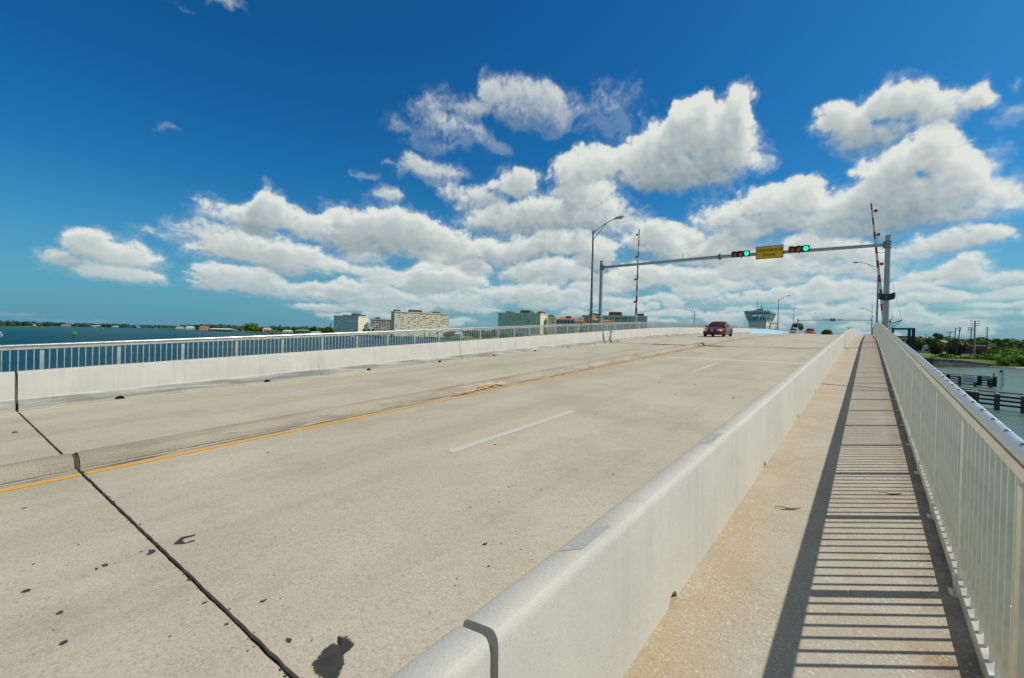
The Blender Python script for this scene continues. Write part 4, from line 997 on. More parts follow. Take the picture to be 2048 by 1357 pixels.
# parked cars on the far lot, a few pixels each
def mini(label, x, y, z, m, rz=0):
    t = thing('parked_car', label, 'car', (x, y, z), rz, 'parked cars on the right shore')
    mb = MB(); mb.add([(s * q, yy, zz) for yy, q, z0, z1 in ((-2.2, .75, .3, .75), (-.9, .9, .25, .9), (1.4, .9, .25, .95), (2.2, .78, .35, .85)) for s, zz in ((-1, z0), (1, z0), (1, z1), (-1, z1))], [(4 * i + j, 4 * i + (j + 1) % 4, 4 * i + 4 + (j + 1) % 4, 4 * i + 4 + j) for i in range(3) for j in range(4)] + [(0, 1, 2, 3), (12, 13, 14, 15)])
    mb.build('body', m, t); mb = MB(); mb.box((0, .3, 1.15), (1.5, 2.4, .55), taper=.75); mb.build('cabin', M['glass'], t)
    for s in (-1, 1):
        for yy in (-1.3, 1.4): mb = MB(); mb.lathe([(.3, -.1), (.3, .1)], 10, (s * .8, yy, .3), 'X'); mb.build('wheel', M['tyre'], t)
for i, (x, y, m, lb) in enumerate(((50, 352, blackp, 'dark parked car right of the tall concrete pole'), (52.6, 356, silver, 'white parked car right of the tall concrete pole'), (55.6, 360, blackp, 'dark parked car next to the mangrove thicket'), (29.5, 300, silver, 'pale parked car behind the left lawn palm'), (42, 350, silver, 'pale parked car in front of the warehouse'), (46, 362, redp, 'red parked car in front of the warehouse'))): mini(lb, x, y, 1.6, m, 1.3)
t = thing('warning_sign', 'small red and yellow sign on a post above the seawall', 'sign', (28.6, 222, 1.5)); mb = MB(); mb.box((0, 0, .8), (.12, .12, 1.7)); mb.build('post', M['pole_wood'], t); mb = MB(); mb.box((0, -.08, 1.7), (.75, .05, .75), ry=.78); mb.build('panel', M['sign_yellow'], t); mb = MB(); mb.box((0, -.12, 1.15), (.8, .04, .35)); mb.build('plate', M['red_paint'], t)
# low timber rail fence along the bank
t = thing('rail_fence', 'low dark rail fence on the bank above the seawall', 'fence', (26, 219, 1.7)); mb = MB()
for k in range(6): mb = MB(); mb.box((-3 + k * 1.7, -4 + k * 2.5, .3), (.14, .14, 1.3)); mb.build('post', M['pole_wood'], t)
mb = MB()
for h in (.45, .8): mb.tube([(-3, -4, h), (5.5, 8.5, h - .2)], .05, 5)
mb.build('rail', M['pole_wood'], t)
# navy steel frame by the draw span
t = thing('steel_frame', 'navy painted steel frame platform outside the railing on the right', 'frame', (3.4, 75, 0))
X = [-.95, .62, 1.02]; 
for x in X:
    for y in (-.9, .9): mb = MB(); mb.box((x, y, 4.5), (.20, .2, 9.0)); mb.build('post', M['navy_steel'], t)
for z in (8.95, 7.95, 6.95, 5.95):
    mb = MB()
    for y in (-.9, .9): mb.box((.035, y - .11 * (1 if y < 0 else -1), z), (2.15, .10, .17))
    for x in (-.95, 1.02): mb.box((x, 0, z), (.12, 1.6, .14))
    mb.build('crossbeam', M['navy_steel'], t)
mb = MB()
for k in range(12): mb.box((.82, -1.05, 5.6 + k * .3), (.4, .05, .05))
mb.build('ladder', M['navy_steel'], t)

# ------------------------------------------------------------------ channel fenders
def fender(label, x0, y0, x1, y1, sp, ztop, rails, pile_r, plank=None, seed=1):
    t = thing('channel_fender', label, 'fender', (x0, y0, 0), math.atan2(y1 - y0, x1 - x0), 'timber channel fenders'); L = math.hypot(x1 - x0, y1 - y0); r = random.Random(seed)
    mb = MB(); n = 30; vs = []
    for k in range(n + 1):
        x = L * k / n; e = .03 * (r.random() - .5)
        vs += [(x, -.20, ztop - .16 + e), (x, -.20, ztop + e), (x, .22, ztop + e), (x, .22, ztop - .16 + e)]
    mb.add(vs, [(4 * i + a, 4 * i + (a + 1) % 4, 4 * i + 4 + (a + 1) % 4, 4 * i + 4 + a) for i in range(n) for a in range(4)] + [(0, 1, 2, 3), (4 * n, 4 * n + 1, 4 * n + 2, 4 * n + 3)]); mb.build('top_wale', M['timber_top'], t)
    for z in rails: mb = MB(); mb.box((L / 2, -.02, z), (L, .26, .20)); mb.build('wale', M['timber'], t)
    x = sp * .3; i = 0
    while x < L:
        wide = i % 5 == 4
        mb = MB()
        for q in ((-.36, 0, .36) if wide else (0,)): mb.tube([(x + q, -.34, -1.5), (x + q, -.34, ztop - .25 - .1 * r.random())], pile_r, 10)
        p = mb.build('pile', M['pile'], t); mb = MB()
        for q in ((-.36, 0, .36) if wide else (0,)): mb.lathe([(pile_r * .98, ztop - .36), (pile_r * .9, ztop - .20), (.03, ztop - .12)], 10, (x + q, -.34, 0))
        mb.build('pile_cap', M['pile_cap'], p); x += sp; i += 1
    return t
fender('near timber channel fender with capped round piles in the green water', 2.0, 80.0, 34, 60.5, 2.15, 1.98, (1.42, .98, .48), .24)
t = fender('far timber channel fender carrying a pale notice board', 1.2, 114.6, 17.6, 112.4, 1.9, 1.95, (1.5, 1.1, .7, .3), .22, seed=4)
for x, w in ((2, 2.2), (5, 2.4), (8.2, 2.2), (10.0, 1.4), (14.2, 1.0), (15.9, 1.1)):
    mb = MB(); mb.box((x, -.15, 1.0), (w, .08, 1.75)); mb.build('sheathing', M['timber'], t)
nb = thing('notice_board', 'pale blue notice board with small print on the far fender', 'sign', (14.15, 112.3, 1.25), -.13)
mb = MB(); mb.box((0, -.42, 0), (1.95, .05, .95)); mb.build('panel', simple('pale_blue_board', (.62, .74, .80), .6, 0, .06, 2), nb)
mb = MB()
for k in range(6): mb.box((-.05 + .08 * (k % 2), -.452, .33 - k * .13), (1.55 - .25 * (k % 3), .008, .035))
mb.build('print_line', M['dark_metal'], nb)
nb = thing('teal_board', 'small teal board at the right end of the far fender', 'sign', (16.2, 112.0, 1.55), -.13); mb = MB(); mb.box((0, -.40, 0), (.95, .05, .5)); mb.build('panel', simple('teal_board_face', (.04, .36, .36), .6), nb); mb = MB(); mb.box((0, -.43, 0), (.7, .008, .06)); mb.build('print_line', M['galv'], nb)
t = thing('tide_gauge', 'white clearance gauge board with dark figures at the end of the far fender', 'gauge', (18.0, 112.2, 0)); 
mb = MB(); mb.box((0, 0, 1.2), (.40, .08, 2.6)); mb.build('board', simple('gauge_white', (.86, .88, .88), .6, 0, .08, 2), t); mb = MB(); mb.box((.05, -.06, 2.45), (.72, .06, .42)); mb.build('head_board', simple('gauge_head', (.62, .70, .80), .6), t)
mb = MB()
for k in range(7): mb.box((.10, -.05, .25 + k * .31), (.16, .015, .10))
mb.build('figure', M['dark_metal'], t)
for k in range(5): mb = MB(); mb.box((.27, .02, .55 + k * .33), (.22, .06, .11)); mb.build('side_tab', M['dark_metal'], t)
mb = MB(); mb.tube([(0, .12, -1.5), (0, .12, 2.75)], .16, 8); mb.lathe([(.22, 2.70), (.25, 2.85), (.12, 2.95), (.12, 3.12)], 10, (0, .1, 0)); mb.build('pile', M['timber'], t)
# perched seabird
t = thing('seabird', 'dark seabird perched upright on the far fender rail', 'bird', (17.2, 112.75, 1.95), .4)
bm_ = bpy.data.meshes.new('body'); pts = [(0, 0, .16), (0, .02, .30), (.01, .0, .42), (.05, 0, .52), (.07, 0, .60), (.16, 0, .60), (-.04, 0, .10), (-.12, 0, .0), (.02, .05, .06), (.04, .05, .0), (.02, -.05, .06), (.04, -.05, .0)]
bm_.from_pydata(pts, [(0, 1), (1, 2), (2, 3), (3, 4), (4, 5), (0, 6), (6, 7), (0, 8), (8, 9), (0, 10), (10, 11)], [])
o = bpy.data.objects.new('body', bm_); COL.objects.link(o); o.parent = t; bm_.materials.append(simple('dark_plumage', (.05, .045, .04), .7, 0, .3, 20))
o.modifiers.new('skin', 'SKIN'); sub = o.modifiers.new('sub', 'SUBSURF'); sub.levels = sub.render_levels = 2
for v, rr_ in zip(bm_.skin_vertices[0].data, (.10, .115, .08, .04, .05, .014, .06, .02, .02, .02, .02, .02)): v.radius = (rr_, rr_)
bm_.skin_vertices[0].data[0].use_root = True

# ------------------------------------------------------------------ far woods
def woods(name, label, spots, mat, seed, leaf=None):
    r = random.Random(seed); mb = MB()
    for x, y, z, h, w in spots:
        for q in range(3):
            cx, cy = x + (r.random() - .5) * w * .7, y + (r.random() - .5) * w * .7; rr = w * (.28 + .16 * r.random()); cz = z + h - rr * (.9 + .5 * q * r.random())
            k0 = len(mb.v); mb.ball((cx, cy, cz), (rr, rr, rr * .85), 8, 6)
            for i in range(k0, len(mb.v)):
                p = Vector(mb.v[i]) - Vector((cx, cy, cz)); mb.v[i] = tuple(Vector((cx, cy, cz)) + p * (.78 + .42 * r.random()))
        mb.ball((x, y, z + h * .30), (w * .55, w * .55, h * .45), 8, 5)
        if leaf: leaves(mb, [(x, y, z + h * .62, w * .52, h * .42 / (w * .52))], leaf, w * .12, r)
    o = mb.build(name, mat, fix=False); return tag(o, label, 'woods', kind='stuff')
r = random.Random(5); sp = []
for k in range(420):
    f = r.random(); x0, y0 = -3050 - 0 * f, 480
    if k < 240: a = r.random(); x, y = (-4350 + 1150 * a, 330 + 120 * a) if r.random() < .4 else (-3250 + 330 * a + 60 * r.random(), 470 + 150 * a); 
    else: a = r.random(); x, y = -2950 - 1400 * a, 640 + 680 * a
    sp.append((x - 40 * r.random(), y + 40 * r.random(), 1, 10 + 9 * r.random() ** 2, 26))
for k in range(420):
    a = r.random(); x, y = -3900 + 1560 * a, 1135 - 300 * a; q = r.random() ** 1.5; sp.append((x - 350 * q, y + 260 * q, 1, 15 + 13 * r.random() ** 2, 34))
for k in range(320):
    a = r.random(); sp.append((-2300 + 1750 * a, 900 + 600 * r.random() + 150 * a, 1, 14 + 11 * r.random() ** 2, 26))
woods('far_woods', 'long dark green line of far woods across the bay', sp, L_FAR, 6)
sp = []
for k in range(150):
    a = r.random(); q = r.random(); sp.append((-1900 + 1120 * a - 40 * q, 575 - 105 * a + 110 * q, 1, 8 + 6 * r.random() ** 1.5, 17))
woods('shore_woods', 'mid green trees behind the houses along the left shore', sp, L_GREEN, 16, 34)
sp = []
for k in range(55): sp.append((-1835 - 110 * r.random(), 70 + 150 * r.random() ** 1.3, 1, 8 + 7 * r.random(), 15))
woods('far_woods', 'dark green clump of trees at the left edge of the bay', sp, L_FAR, 8)
sp = []
for k in range(150):
    a = r.random(); y = 430 + 260 * a + 30 * r.random(); x = (58 + 150 * r.random() ** 1.2) * (y / 450); sp.append((x, y, 1, (8 + 4.5 * r.random()) * (.75 + .25 * (y / 450)), 11 + 4 * r.random()))
for k in range(90):
    y = 560 + 240 * r.random(); x = y * (.045 + .10 * r.random()); sp.append((x, y, 1, 10 + 5 * r.random(), 14))
woods('hill_woods', 'dense green wooded rise along the right horizon', sp, L_GREEN, 9, 42)
sp = []
for k in range(70):
    y = 300 + 160 * r.random(); x = -.155 * y + .135 * y * r.random(); sp.append((x, y, 1.5, 6 + 4 * r.random(), 8))
woods('roadside_woods', 'green trees beyond the crest at the far end of the road', [(x, y, z, 7.6 + 2.6 * math.sin(x * .4) ** 2, w) for x, y, z, h, w in sp if x > -38], L_GREEN, 10, 40)
palm('palm rising above the trees beyond the crest, right of the red car', (-15.3, 262, 1.5), 12.6, 5.4, 31, skirt=False, group='palms beyond the crest')
palm('palm behind the silver car beyond the crest', (-27.9, 268, 1.5), 16.6, 6.4, 33, skirt=False, group='palms beyond the crest')
t = thing('lot_light', 'T shaped double car park light above the right barrier', 'street lamp', (-7.05, 260, 1.5)); mb = MB(); mb.tube([(0, 0, 0), (0, 0, 12.6)], .12, 8); mb.build('pole', M['galv_dark'], t)
mb = MB(); mb.box((0, 0, 12.65), (2.2, .3, .16)); mb.build('twin_head', M['galv_dark'], t)

# ------------------------------------------------------------------ left shore: apartment blocks and hotel
def block(label, p0, p1, depth, h, floors, bays, wall, side, pents, seed, zb=1.4, gaps=True, group='waterside apartment blocks', gallery=False, endm=None):
    """front facade runs p0 -> p1 (world xy), body goes back by depth"""
    a = Vector((p0[0], p0[1], 0)); b = Vector((p1[0], p1[1], 0)); d = b - a; w = d.length; rz = math.atan2(d.y, d.x)
    t = thing('apartment_block', label, 'apartment block', (a.x, a.y, zb), rz, group); r = random.Random(seed); fh = (h - 1.2) / floors
    mb = MB(); mb.box((w / 2, depth / 2, h / 2), (w, depth, h)); mb.build('wall', wall, t)
    mb = MB(); mb.box((w / 2, depth / 2, h + .55), (w + 1.6, depth + 1.6, 1.1)); mb.build('parapet', side, t)
    mb = MB()
    for k in range(1, floors): mb.box((w / 2, -.12, k * fh + .2), (w - .2, .16, .26))
    mb.build('floor_band', side, t)
    mb = MB(); nb_ = bays
    for k in range(nb_ + 1): mb.box((w * k / nb_, -.15, h / 2), (.45, .30, h - .3))
    mb.build('pilaster', side, t)
    bw_ = w / nb_; n = 0; rest = MB()
    spots = [(f, k, q) for f in range(floors) for k in range(nb_) for q in range(2)]
    for f, k, q in spots:
        if r.random() < (.2 if gallery else .62): continue
        x = bw_ * (k + .27 + .46 * q); ww = bw_ * (.24 + .16 * r.random()); m = MB() if n < 100 else rest
        hh = fh * (.30 if not gallery else .55)
        m.box((x, -.03, f * fh + fh * .58 + .2), (ww, .10, hh))
        if n < 100: m.build('window', M['block_glass'], t)
        n += 1
    if rest.v: rest.build('window', M['block_glass'], t)['kind'] = 'stuff'
    if endm: m = MB(); m.box((w + .04, depth / 2, h / 2), (.10, depth - .3, h - .2)); m.build('end_wall', endm, t)
    for s in (0, 1):   # end walls
        m = MB()
        for f in range(floors):
            for y in (depth * .22, depth * .5, depth * .78):
                if r.random() < .7: m.box((w * s + (.09 if s else -.03), y, f * fh + fh * .58 + .2), (.10, 1.7, fh * .36))
        e = m.build('end_windows', M['block_glass'], t)
    for (u, ww, hh) in pents:
        m = MB(); m.box((w * u, depth * .5, h + 1.1 + hh / 2), (ww, depth * .6, hh), taper=.9); m.build('rooftop_plant', M['roof_box'], t)
    return t
M['block_glass'] = simple('block_window_glass', (.05, .06, .065), .35, 0, .3, .3, .4)
M['roof_box'] = simple('rust_brown_roof_box', (.14, .06, .045), .8, 0, .12, .4)
cb = W('cream_block', (.78, .70, .52)); cb2 = W('cream_block_trim', (.82, .75, .58)); bb = W('pale_grey_block', (.66, .72, .66)); gb = W('green_grey_block', (.55, .70, .57)); ob = W('ochre_end_wall', (.55, .40, .22))
block('big cream apartment block facing the water, widest of the towers', (-593.5, 458.5), (-564.9, 549.2), 16, 38.4, 12, 9, cb, cb2, [(.07, 9, 3.0), (.40, 22, 4.2), (.80, 11, 2.6)], 1)
block('apartment block with wide shaded front and narrow sunlit end, leftmost of the towers', (-733, 437.5), (-694.3, 459.75), 36.6, 31.8, 10, 7, bb, cb2, [(.35, 8, 2.0), (.72, 9, 4.2), (.93, 7, 2.8)], 2, endm=cb)
block('lower cream gallery block between the two towers', (-697, 486), (-664, 530), 14, 28.2, 9, 6, cb, cb2, [(.22, 9, 3.2)], 4, gallery=True)
block('green grey apartment block with shaded front and ochre sunlit end near the hotel', (-446.7, 539), (-384.6, 562), 41, 38.6, 12, 12, gb, cb2, [(.20, 8, 2.6), (.60, 16, 4.4), (.95, 8, 3.0)], 5, endm=cb)
block('slim cream block half hidden by the hotel', (-386, 585.5), (-377, 592), 20, 34.5, 11, 2, cb, cb2, [(.4, 8, 2.6)], 7)
block('pale green block behind the hotel roofs', (-262, 470), (-200, 508), 16, 30, 9, 10, W('pale_green_block', (.42, .47, .38)), cb2, [(.22, 8, 2.2), (.52, 15, 4.4), (.90, 9, 3.0)], 8)
# hotel
t = thing('hotel', 'waterside hotel with orange tiled roofs and arched top windows', 'hotel', (-241, 379.5, 1.4)); cr = W('hotel_cream', (.58, .52, .43)); gy = W('hotel_grey', (.42, .42, .38))
def wing(o, rz, x0, x1, y, h, m, nw, arched, roofh=1.6, roof=True, extra=()):
    c, s_ = math.cos(rz), math.sin(rz)
    def put(mb): mb.v = [(o[0] + c * a - s_ * b, o[1] + s_ * a + c * b, z) for a, b, z in mb.v]; return mb
    mb = MB(); mb.box(((x0 + x1) / 2, y + 8, h / 2), (x1 - x0, 16, h)); put(mb).build('wing', m, t)
    if roof:
        mb = MB(); X0, X1, Y0, Y1 = x0 - .7, x1 + .7, y - .7, y + 16.7
        mb.add([(X0, Y0, h + .003), (X1, Y0, h + .003), (X1, Y1, h + .003), (X0, Y1, h + .003), (X0 + 4, y + 8, h + roofh), (X1 - 4, y + 8, h + roofh)], [(0, 1, 5, 4), (1, 2, 5), (2, 3, 4, 5), (3, 0, 4), (3, 2, 1, 0)]); put(mb).build('roof', tile, t)
    for f in range(int(h // 3.3)):
        for k in range(nw):
            x = x0 + (x1 - x0) * (k + .5) / nw; z = h - 2.6 - f * 3.3; ww = (x1 - x0) / nw * .5
            mb = MB(); mb.box((x, y - .02, z), (ww, .12, 1.7))
            if arched and f == 0: mb.lathe([(ww / 2, -.06), (ww / 2, .06)], 14, (x, y - .02, z + .85), 'Y')
            put(mb).build('window', M['block_glass'], t)
    for (nm, mm, cx, z, w_, h_) in extra: mb = MB(); mb.box((cx, y + 7, z + h_ / 2), (w_, 5, h_), taper=.88 if mm is not cr else 1); put(mb).build(nm, mm, t)
wing((0, 0), .56, 0, 17.5, 0, 22.2, gy, 5, True, 2.6, extra=(('rooftop_plant', M['roof_box'], 12, 24.0, 5.5, 1.8),))
O2 = (14.8, 9.3)
wing(O2, .87, 0, 15, 2, 20.8, cr, 5, False, 1.6, extra=(('roof_turret', cr, 5, 21.5, 6, 3.0), ('roof_turret', cr, 11, 21.5, 4, 3.6)))
wing(O2, .87, 15.2, 27, -1, 22.4, cr, 5, True, 3.4, extra=(('roof_turret', cr, 21, 24.5, 5, 3.4), ('rooftop_plant', M['roof_box'], 21, 27.9, 5.5, 1.6)))
wing(O2, .87, 27.2, 42, 1.5, 21.8, cr, 5, False, 1.8)
wing(O2, .87, 42.2, 50, 3, 19.6, cr, 2, False, 1.2, roof=False)
t = thing('flag_pole', 'thin pale flag pole in front of the hotel', 'flag pole', (-205, 330, 1.4)); mb = MB(); mb.tube([(0, 0, 0), (0, 0, 20)], .12, 8); mb.build('shaft', M['galv'], t)
mb = MB(); mb.ball((0, 0, 20.1), .25, 8, 6); mb.build('finial', M['galv'], t)
# shore houses and trees, left
HS = [(-762, 422, 20, 4.4, whitew, white_r, 'long white roofed boat shed on the near left shore'), (-808, 421, 25, 7.6, W('green_wall', (.14, .27, .19)), greenr, 'green roofed waterside restaurant on the left shore'), (-863, 421, 18, 5.8, whitew, white_r, 'white boat shed left of the green roofed restaurant'), (-920, 419, 26, 5, cream, W('dark_roof', (.14, .11, .09)), 'dark roofed dock house on the left shore'),
      (-987, 439, 17, 9.6, W('peach_wall', (.62, .50, .40)), pinkr, 'peach house with pale pink roof behind the marina'), (-1271, 456, 58, 6, W('grey_dock', (.25, .26, .27)), white_r, 'long grey marina shed with pale roof'), (-1520, 501, 27, 11.5, cream, tile, 'orange tiled villa on the left shore'), (-1770, 541, 25, 10.5, whitew, white_r, 'square white house on the left shore'), (-1874, 543, 24, 8.8, whitew, pinkr, 'white house with pinkish roof on the left shore'),
      (-1822, 105, 12, 9, W('pink_house', (.50, .30, .22)), tile, 'pink house among trees at the left frame edge'), (-3190, 440, 34, 8, whitew, tile, 'far house with orange roof across the bay'), (-3050, 530, 40, 7, cream, pinkr, 'far low pinkish house across the bay'), (-2960, 590, 36, 6, whitew, white_r, 'far white house across the bay'), (-2890, 655, 26, 6, cream, pinkr, 'far cream house right of the far green marker')]
for i, (x, y, w_, h_, wl, rf, lb) in enumerate(HS):
    a = math.atan2(-x, y)
    building('shore_house', lb, (x, y, 1.2), a, w_, w_ * .5, h_ * .62, wl, rf, False, [(-w_ * .3, h_ * .33, w_ * .12, h_ * .25), (0, h_ * .33, w_ * .12, h_ * .25), (w_ * .3, h_ * .33, w_ * .12, h_ * .25)], h_ * .38, 'house', 'houses along the left shore', w_ * .04)
TR = [(-830, 455, 16, 15, L_DARK, 'dark round tree behind the sheds left of the towers'), (-1040, 432, 19, 33, L_MANG, 'big domed green tree at the marina'), (-850, 462, 12, 16, L_GREEN, 'light green tree left of the dark round one'), (-775, 452, 12, 17, L_GREEN, 'light green tree just left of the pointed pine'), (-890, 450, 12, 18, L_DARK, 'dark tree behind the white boat shed'), (-945, 450, 12, 16, L_GREEN, 'green tree behind the dark roofed dock house'),
      (-1485, 505, 13, 20, L_DARK, 'dark tree right of the orange tiled villa'), (-722, 452, 8, 9, L_DARK, 'low dark tree at the foot of the leftmost apartment block'), (-800, 458, 12, 18, L_GREEN, 'green tree behind the green roofed restaurant'), (-1041, 490, 21, 7, L_DARK, 'tall narrow dark tree behind the peach house'), (-1330, 480, 11, 22, L_GREEN, 'green tree behind the long grey marina shed')]
for i, (x, y, h, w, m, lb) in enumerate(TR): tree('tree', lb, (x, y, 1.2), h, w, m, 110 + i, 420, w * .11, 'trees on the left shore', nl=12, base=.1)
t = thing('pine_tree', 'dark pointed pine standing alone left of the blue front block', 'pine tree', (-734, 432, 1.2)); mb = MB(); mb.tube([(0, 0, 0), (0, 0, 19.6)], [.35, .05], 7); mb.build('trunk', M['bark'], t)
mb = MB(); rr_ = random.Random(4)
for k in range(16):
    z = 3.5 + k * 1.03; q = 3.6 * (1 - k / 16.5)
    for j in range(11):
        a = j * .571 + k; c_, s_ = math.cos(a), math.sin(a); l = q * (.75 + .4 * rr_.random()); mb.add([(0, 0, z + .5), (l * c_ - .5 * s_, l * s_ + .5 * c_, z - .2), (l * 1.1 * c_, l * 1.1 * s_, z - .5), (l * c_ + .5 * s_, l * s_ - .5 * c_, z - .2)], [(0, 1, 2, 3)])
mb.build('crown', L_DARK, t, fix=False)
GR = [(-585, 447, 'in front of the big cream block, left'), (-572, 470, 'in front of the big cream block, centre left'), (-560, 492, 'in front of the big cream block, centre right'), (-551, 512, 'in front of the big cream block, right'), (-690, 468, 'at the corner of the narrow cream end block'), (-676, 478, 'in front of the lower gallery block')]
for i, (x, y, lb) in enumerate(GR): palm('small shore palm ' + lb, (x, y, 1.4), 9.5 + i % 3, 6.5, 200 + i, skirt=False, group='palms before the apartment blocks', nf=18)
GB = [(-536, 520, 9, 18, 'leftmost'), (-508, 523, 10, 20, 'second'), (-480, 524, 8.5, 18, 'third'), (-455, 524, 10, 18, 'fourth'), (-430, 530, 8, 16, 'fifth'), (-405, 535, 8.5, 16, 'sixth')]
for i, (x, y, h, w, lb) in enumerate(GB): tree('tree', '%s shore tree from the left between the big cream and green grey blocks' % lb, (x, y, 1.4), h, w, L_GREEN, 300 + i, 360, 1.9, 'trees on the left shore', nl=10, base=.05)
building('shore_house', 'white house among trees left of the green grey block', (-462, 470, 1.2), .7, 12, 9, 6, whitew, white_r, False, [(-3, 3, 1.6, 1.4), (2.5, 3, 1.6, 1.4)], 3.2, 'house', 'houses along the left shore')
building('shore_house', 'low house with a red tiled roof at the foot of the ochre end block', (-330, 480, 1.2), .6, 26, 12, 5, cr, tile, False, [(-6, 2.5, 2, 1.6), (5, 2.5, 2, 1.6)], 3, 'house', 'houses along the left shore')
t = thing('radio_mast', 'hair thin radio mast far behind the marina', 'mast', (-1850, 732, 1)); mb = MB(); mb.tube([(0, 0, 0), (0, 0, 76)], .30, 5); mb.build('shaft', M['galv'], t)
mb = MB(); mb.tube([(0, 0, 60), (18, 4, 0)], .10, 4); mb.build('guy_wire', M['galv'], t)

# ------------------------------------------------------------------ boats and channel markers
hullw = simple('white_boat_hull', (.70, .71, .70), .35, 0, .04, 1, .5); canvas = simple('blue_boat_canvas', (.03, .09, .22), .7); hullb = simple('blue_boat_hull', (.05, .14, .30), .4)
def boat(label, x, y, L, rz, hull=hullw, top=None, flat=False):
    t = thing('motor_boat', label, 'boat', (x, y, 0), rz, 'boats on the bay'); b = L * .30
    st = [(-L / 2, b * .46, .9), (-L * .2, b * .5, .95), (L * .15, b * .46, 1.05), (L * .36, b * .28, 1.2), (L / 2, .03, 1.35)]; k = L / 9.0
    mb = MB(); vs = []
    for xx, w, z in st: vs += [(xx, -w, z * k), (xx, -w * .72, -.25), (xx, w * .72, -.25), (xx, w, z * k)]
    mb.add(vs, [(4 * i + a, 4 * i + (a + 1) % 4, 4 * i + 4 + (a + 1) % 4, 4 * i + 4 + a) for i in range(4) for a in range(4)] + [(0, 1, 2, 3), (16, 17, 18, 19)]); mb.build('hull', hull, t)
    mb = MB(); mb.box((L * .03, 0, 1.45 * k), (L * .36, b * .7, 1.1 * k), taper=.8); cb_ = mb.build('cabin', hullw, t, bevel=.05)
    mb = MB(); mb.box((L * .03, 0, 1.55 * k), (L * .34, b * .715, .4 * k), taper=.9); mb.build('window', M['glass'], cb_)
    mb = MB(); mb.box((-L * .12, 0, 2.6 * k), (L * .34, b * .8, .10 * k))
    for sx in (-.26, .02):
        for sy in (-.33, .33): mb.tube([(L * sx, b * sy * 1.0, .9 * k), (L * sx, b * sy * 1.0, 2.6 * k)], .04 * k, 5)
    mb.build('canopy', top or hullw, t); return t
B = [(-547, 352, 9, .9, hullw, None, 'small white motor boat behind the railing below the narrow cream block'), (-446, 326, 15, .9, hullb, canvas, 'blue and white tour boat, largest behind the railing'), (-566, 450, 8, .8, hullw, canvas, 'white boat close to the big cream block'), (-485, 419, 9.5, .9, hullw, None, 'white motor boat below the centre of the big cream block'), (-415, 382, 11, .9, hullb, None, 'blue hulled boat below the right end of the big cream block'),
     (-368, 24.6, 9, .2, hullw, None, 'white boat cut off by the left frame edge'), (-1795, 184, 24, .3, hullw, None, 'white yacht moored off the small wooded point'), (-2300, 395, 20, .3, hullw, None, 'white boat far out under the wooded shore'), (-1580, 270, 9, .4, hullw, None, 'small white runabout far out on the left water'),
     (-1102, 421, 15, .4, hullw, None, 'large white cabin cruiser at the marina, left one'), (-1045, 410, 16, .5, hullw, canvas, 'white cabin cruiser at the marina, right one'), (-1075, 416, 12, .5, hullw, None, 'white boat between the two marina cruisers'), (-955, 396, 9, .5, redp, None, 'small red boat at the marina'), (-985, 403, 11, .5, hullw, canvas, 'white boat with blue canvas left of the red marina boat')]
for x, y, L, rz, h, tp, lb in B: boat(lb, x, y, L, rz, h, tp)
gm = simple('bright_green_daymark', (.02, .62, .06), .5, 0, .05, 2); rm = simple('red_daymark', (.62, .05, .08), .5, 0, .05, 2)
def marker(label, x, y, h, s, m, round_=False):
    t = thing('channel_marker', label, 'channel marker', (x, y, 0), math.atan2(-x, y), 'channel markers'); mb = MB(); mb.tube([(0, 0, -2), (0, 0, h)], .16 * s, 8); mb.build('pile', M['pole_wood'], t)
    mb = MB(); mb.box((0, 0, h * .70), (.7 * s, .7 * s, .3 * s)); mb.lathe([(.12 * s, h), (.14 * s, h + .4 * s), (.03, h + .5 * s)], 8); mb.build('lantern', M['dark_metal'], t)
    mb = MB()
    if round_: mb.add([(-.75 * s, -.25, h - .9 * s), (.75 * s, -.25, h - .9 * s), (0, -.25, h + .7 * s), (-.75 * s, -.15, h - .9 * s), (.75 * s, -.15, h - .9 * s), (0, -.15, h + .7 * s)], [(0, 1, 2), (5, 4, 3), (0, 3, 4, 1), (1, 4, 5, 2), (2, 5, 3, 0)])
    else: mb.box((.35 * s, -.25, h - .1), (1.5 * s, .1, 1.25 * s), rz=-.3)
    mb.build('daymark', m, t); return t
marker('green square channel marker on a pile, the nearer of the two green ones', -287.9, 42.3, 3.6, 1.0, gm)
marker('green channel marker farther out by the wooded shore', -794, 143, 4.0, 1.6, gm)
marker('red channel marker close to the far houses', -1121, 311, 4.6, 2.0, rm, True)
marker('red channel marker left of the marina cruisers', -509.6, 166, 3.0, 1.1, rm, True)

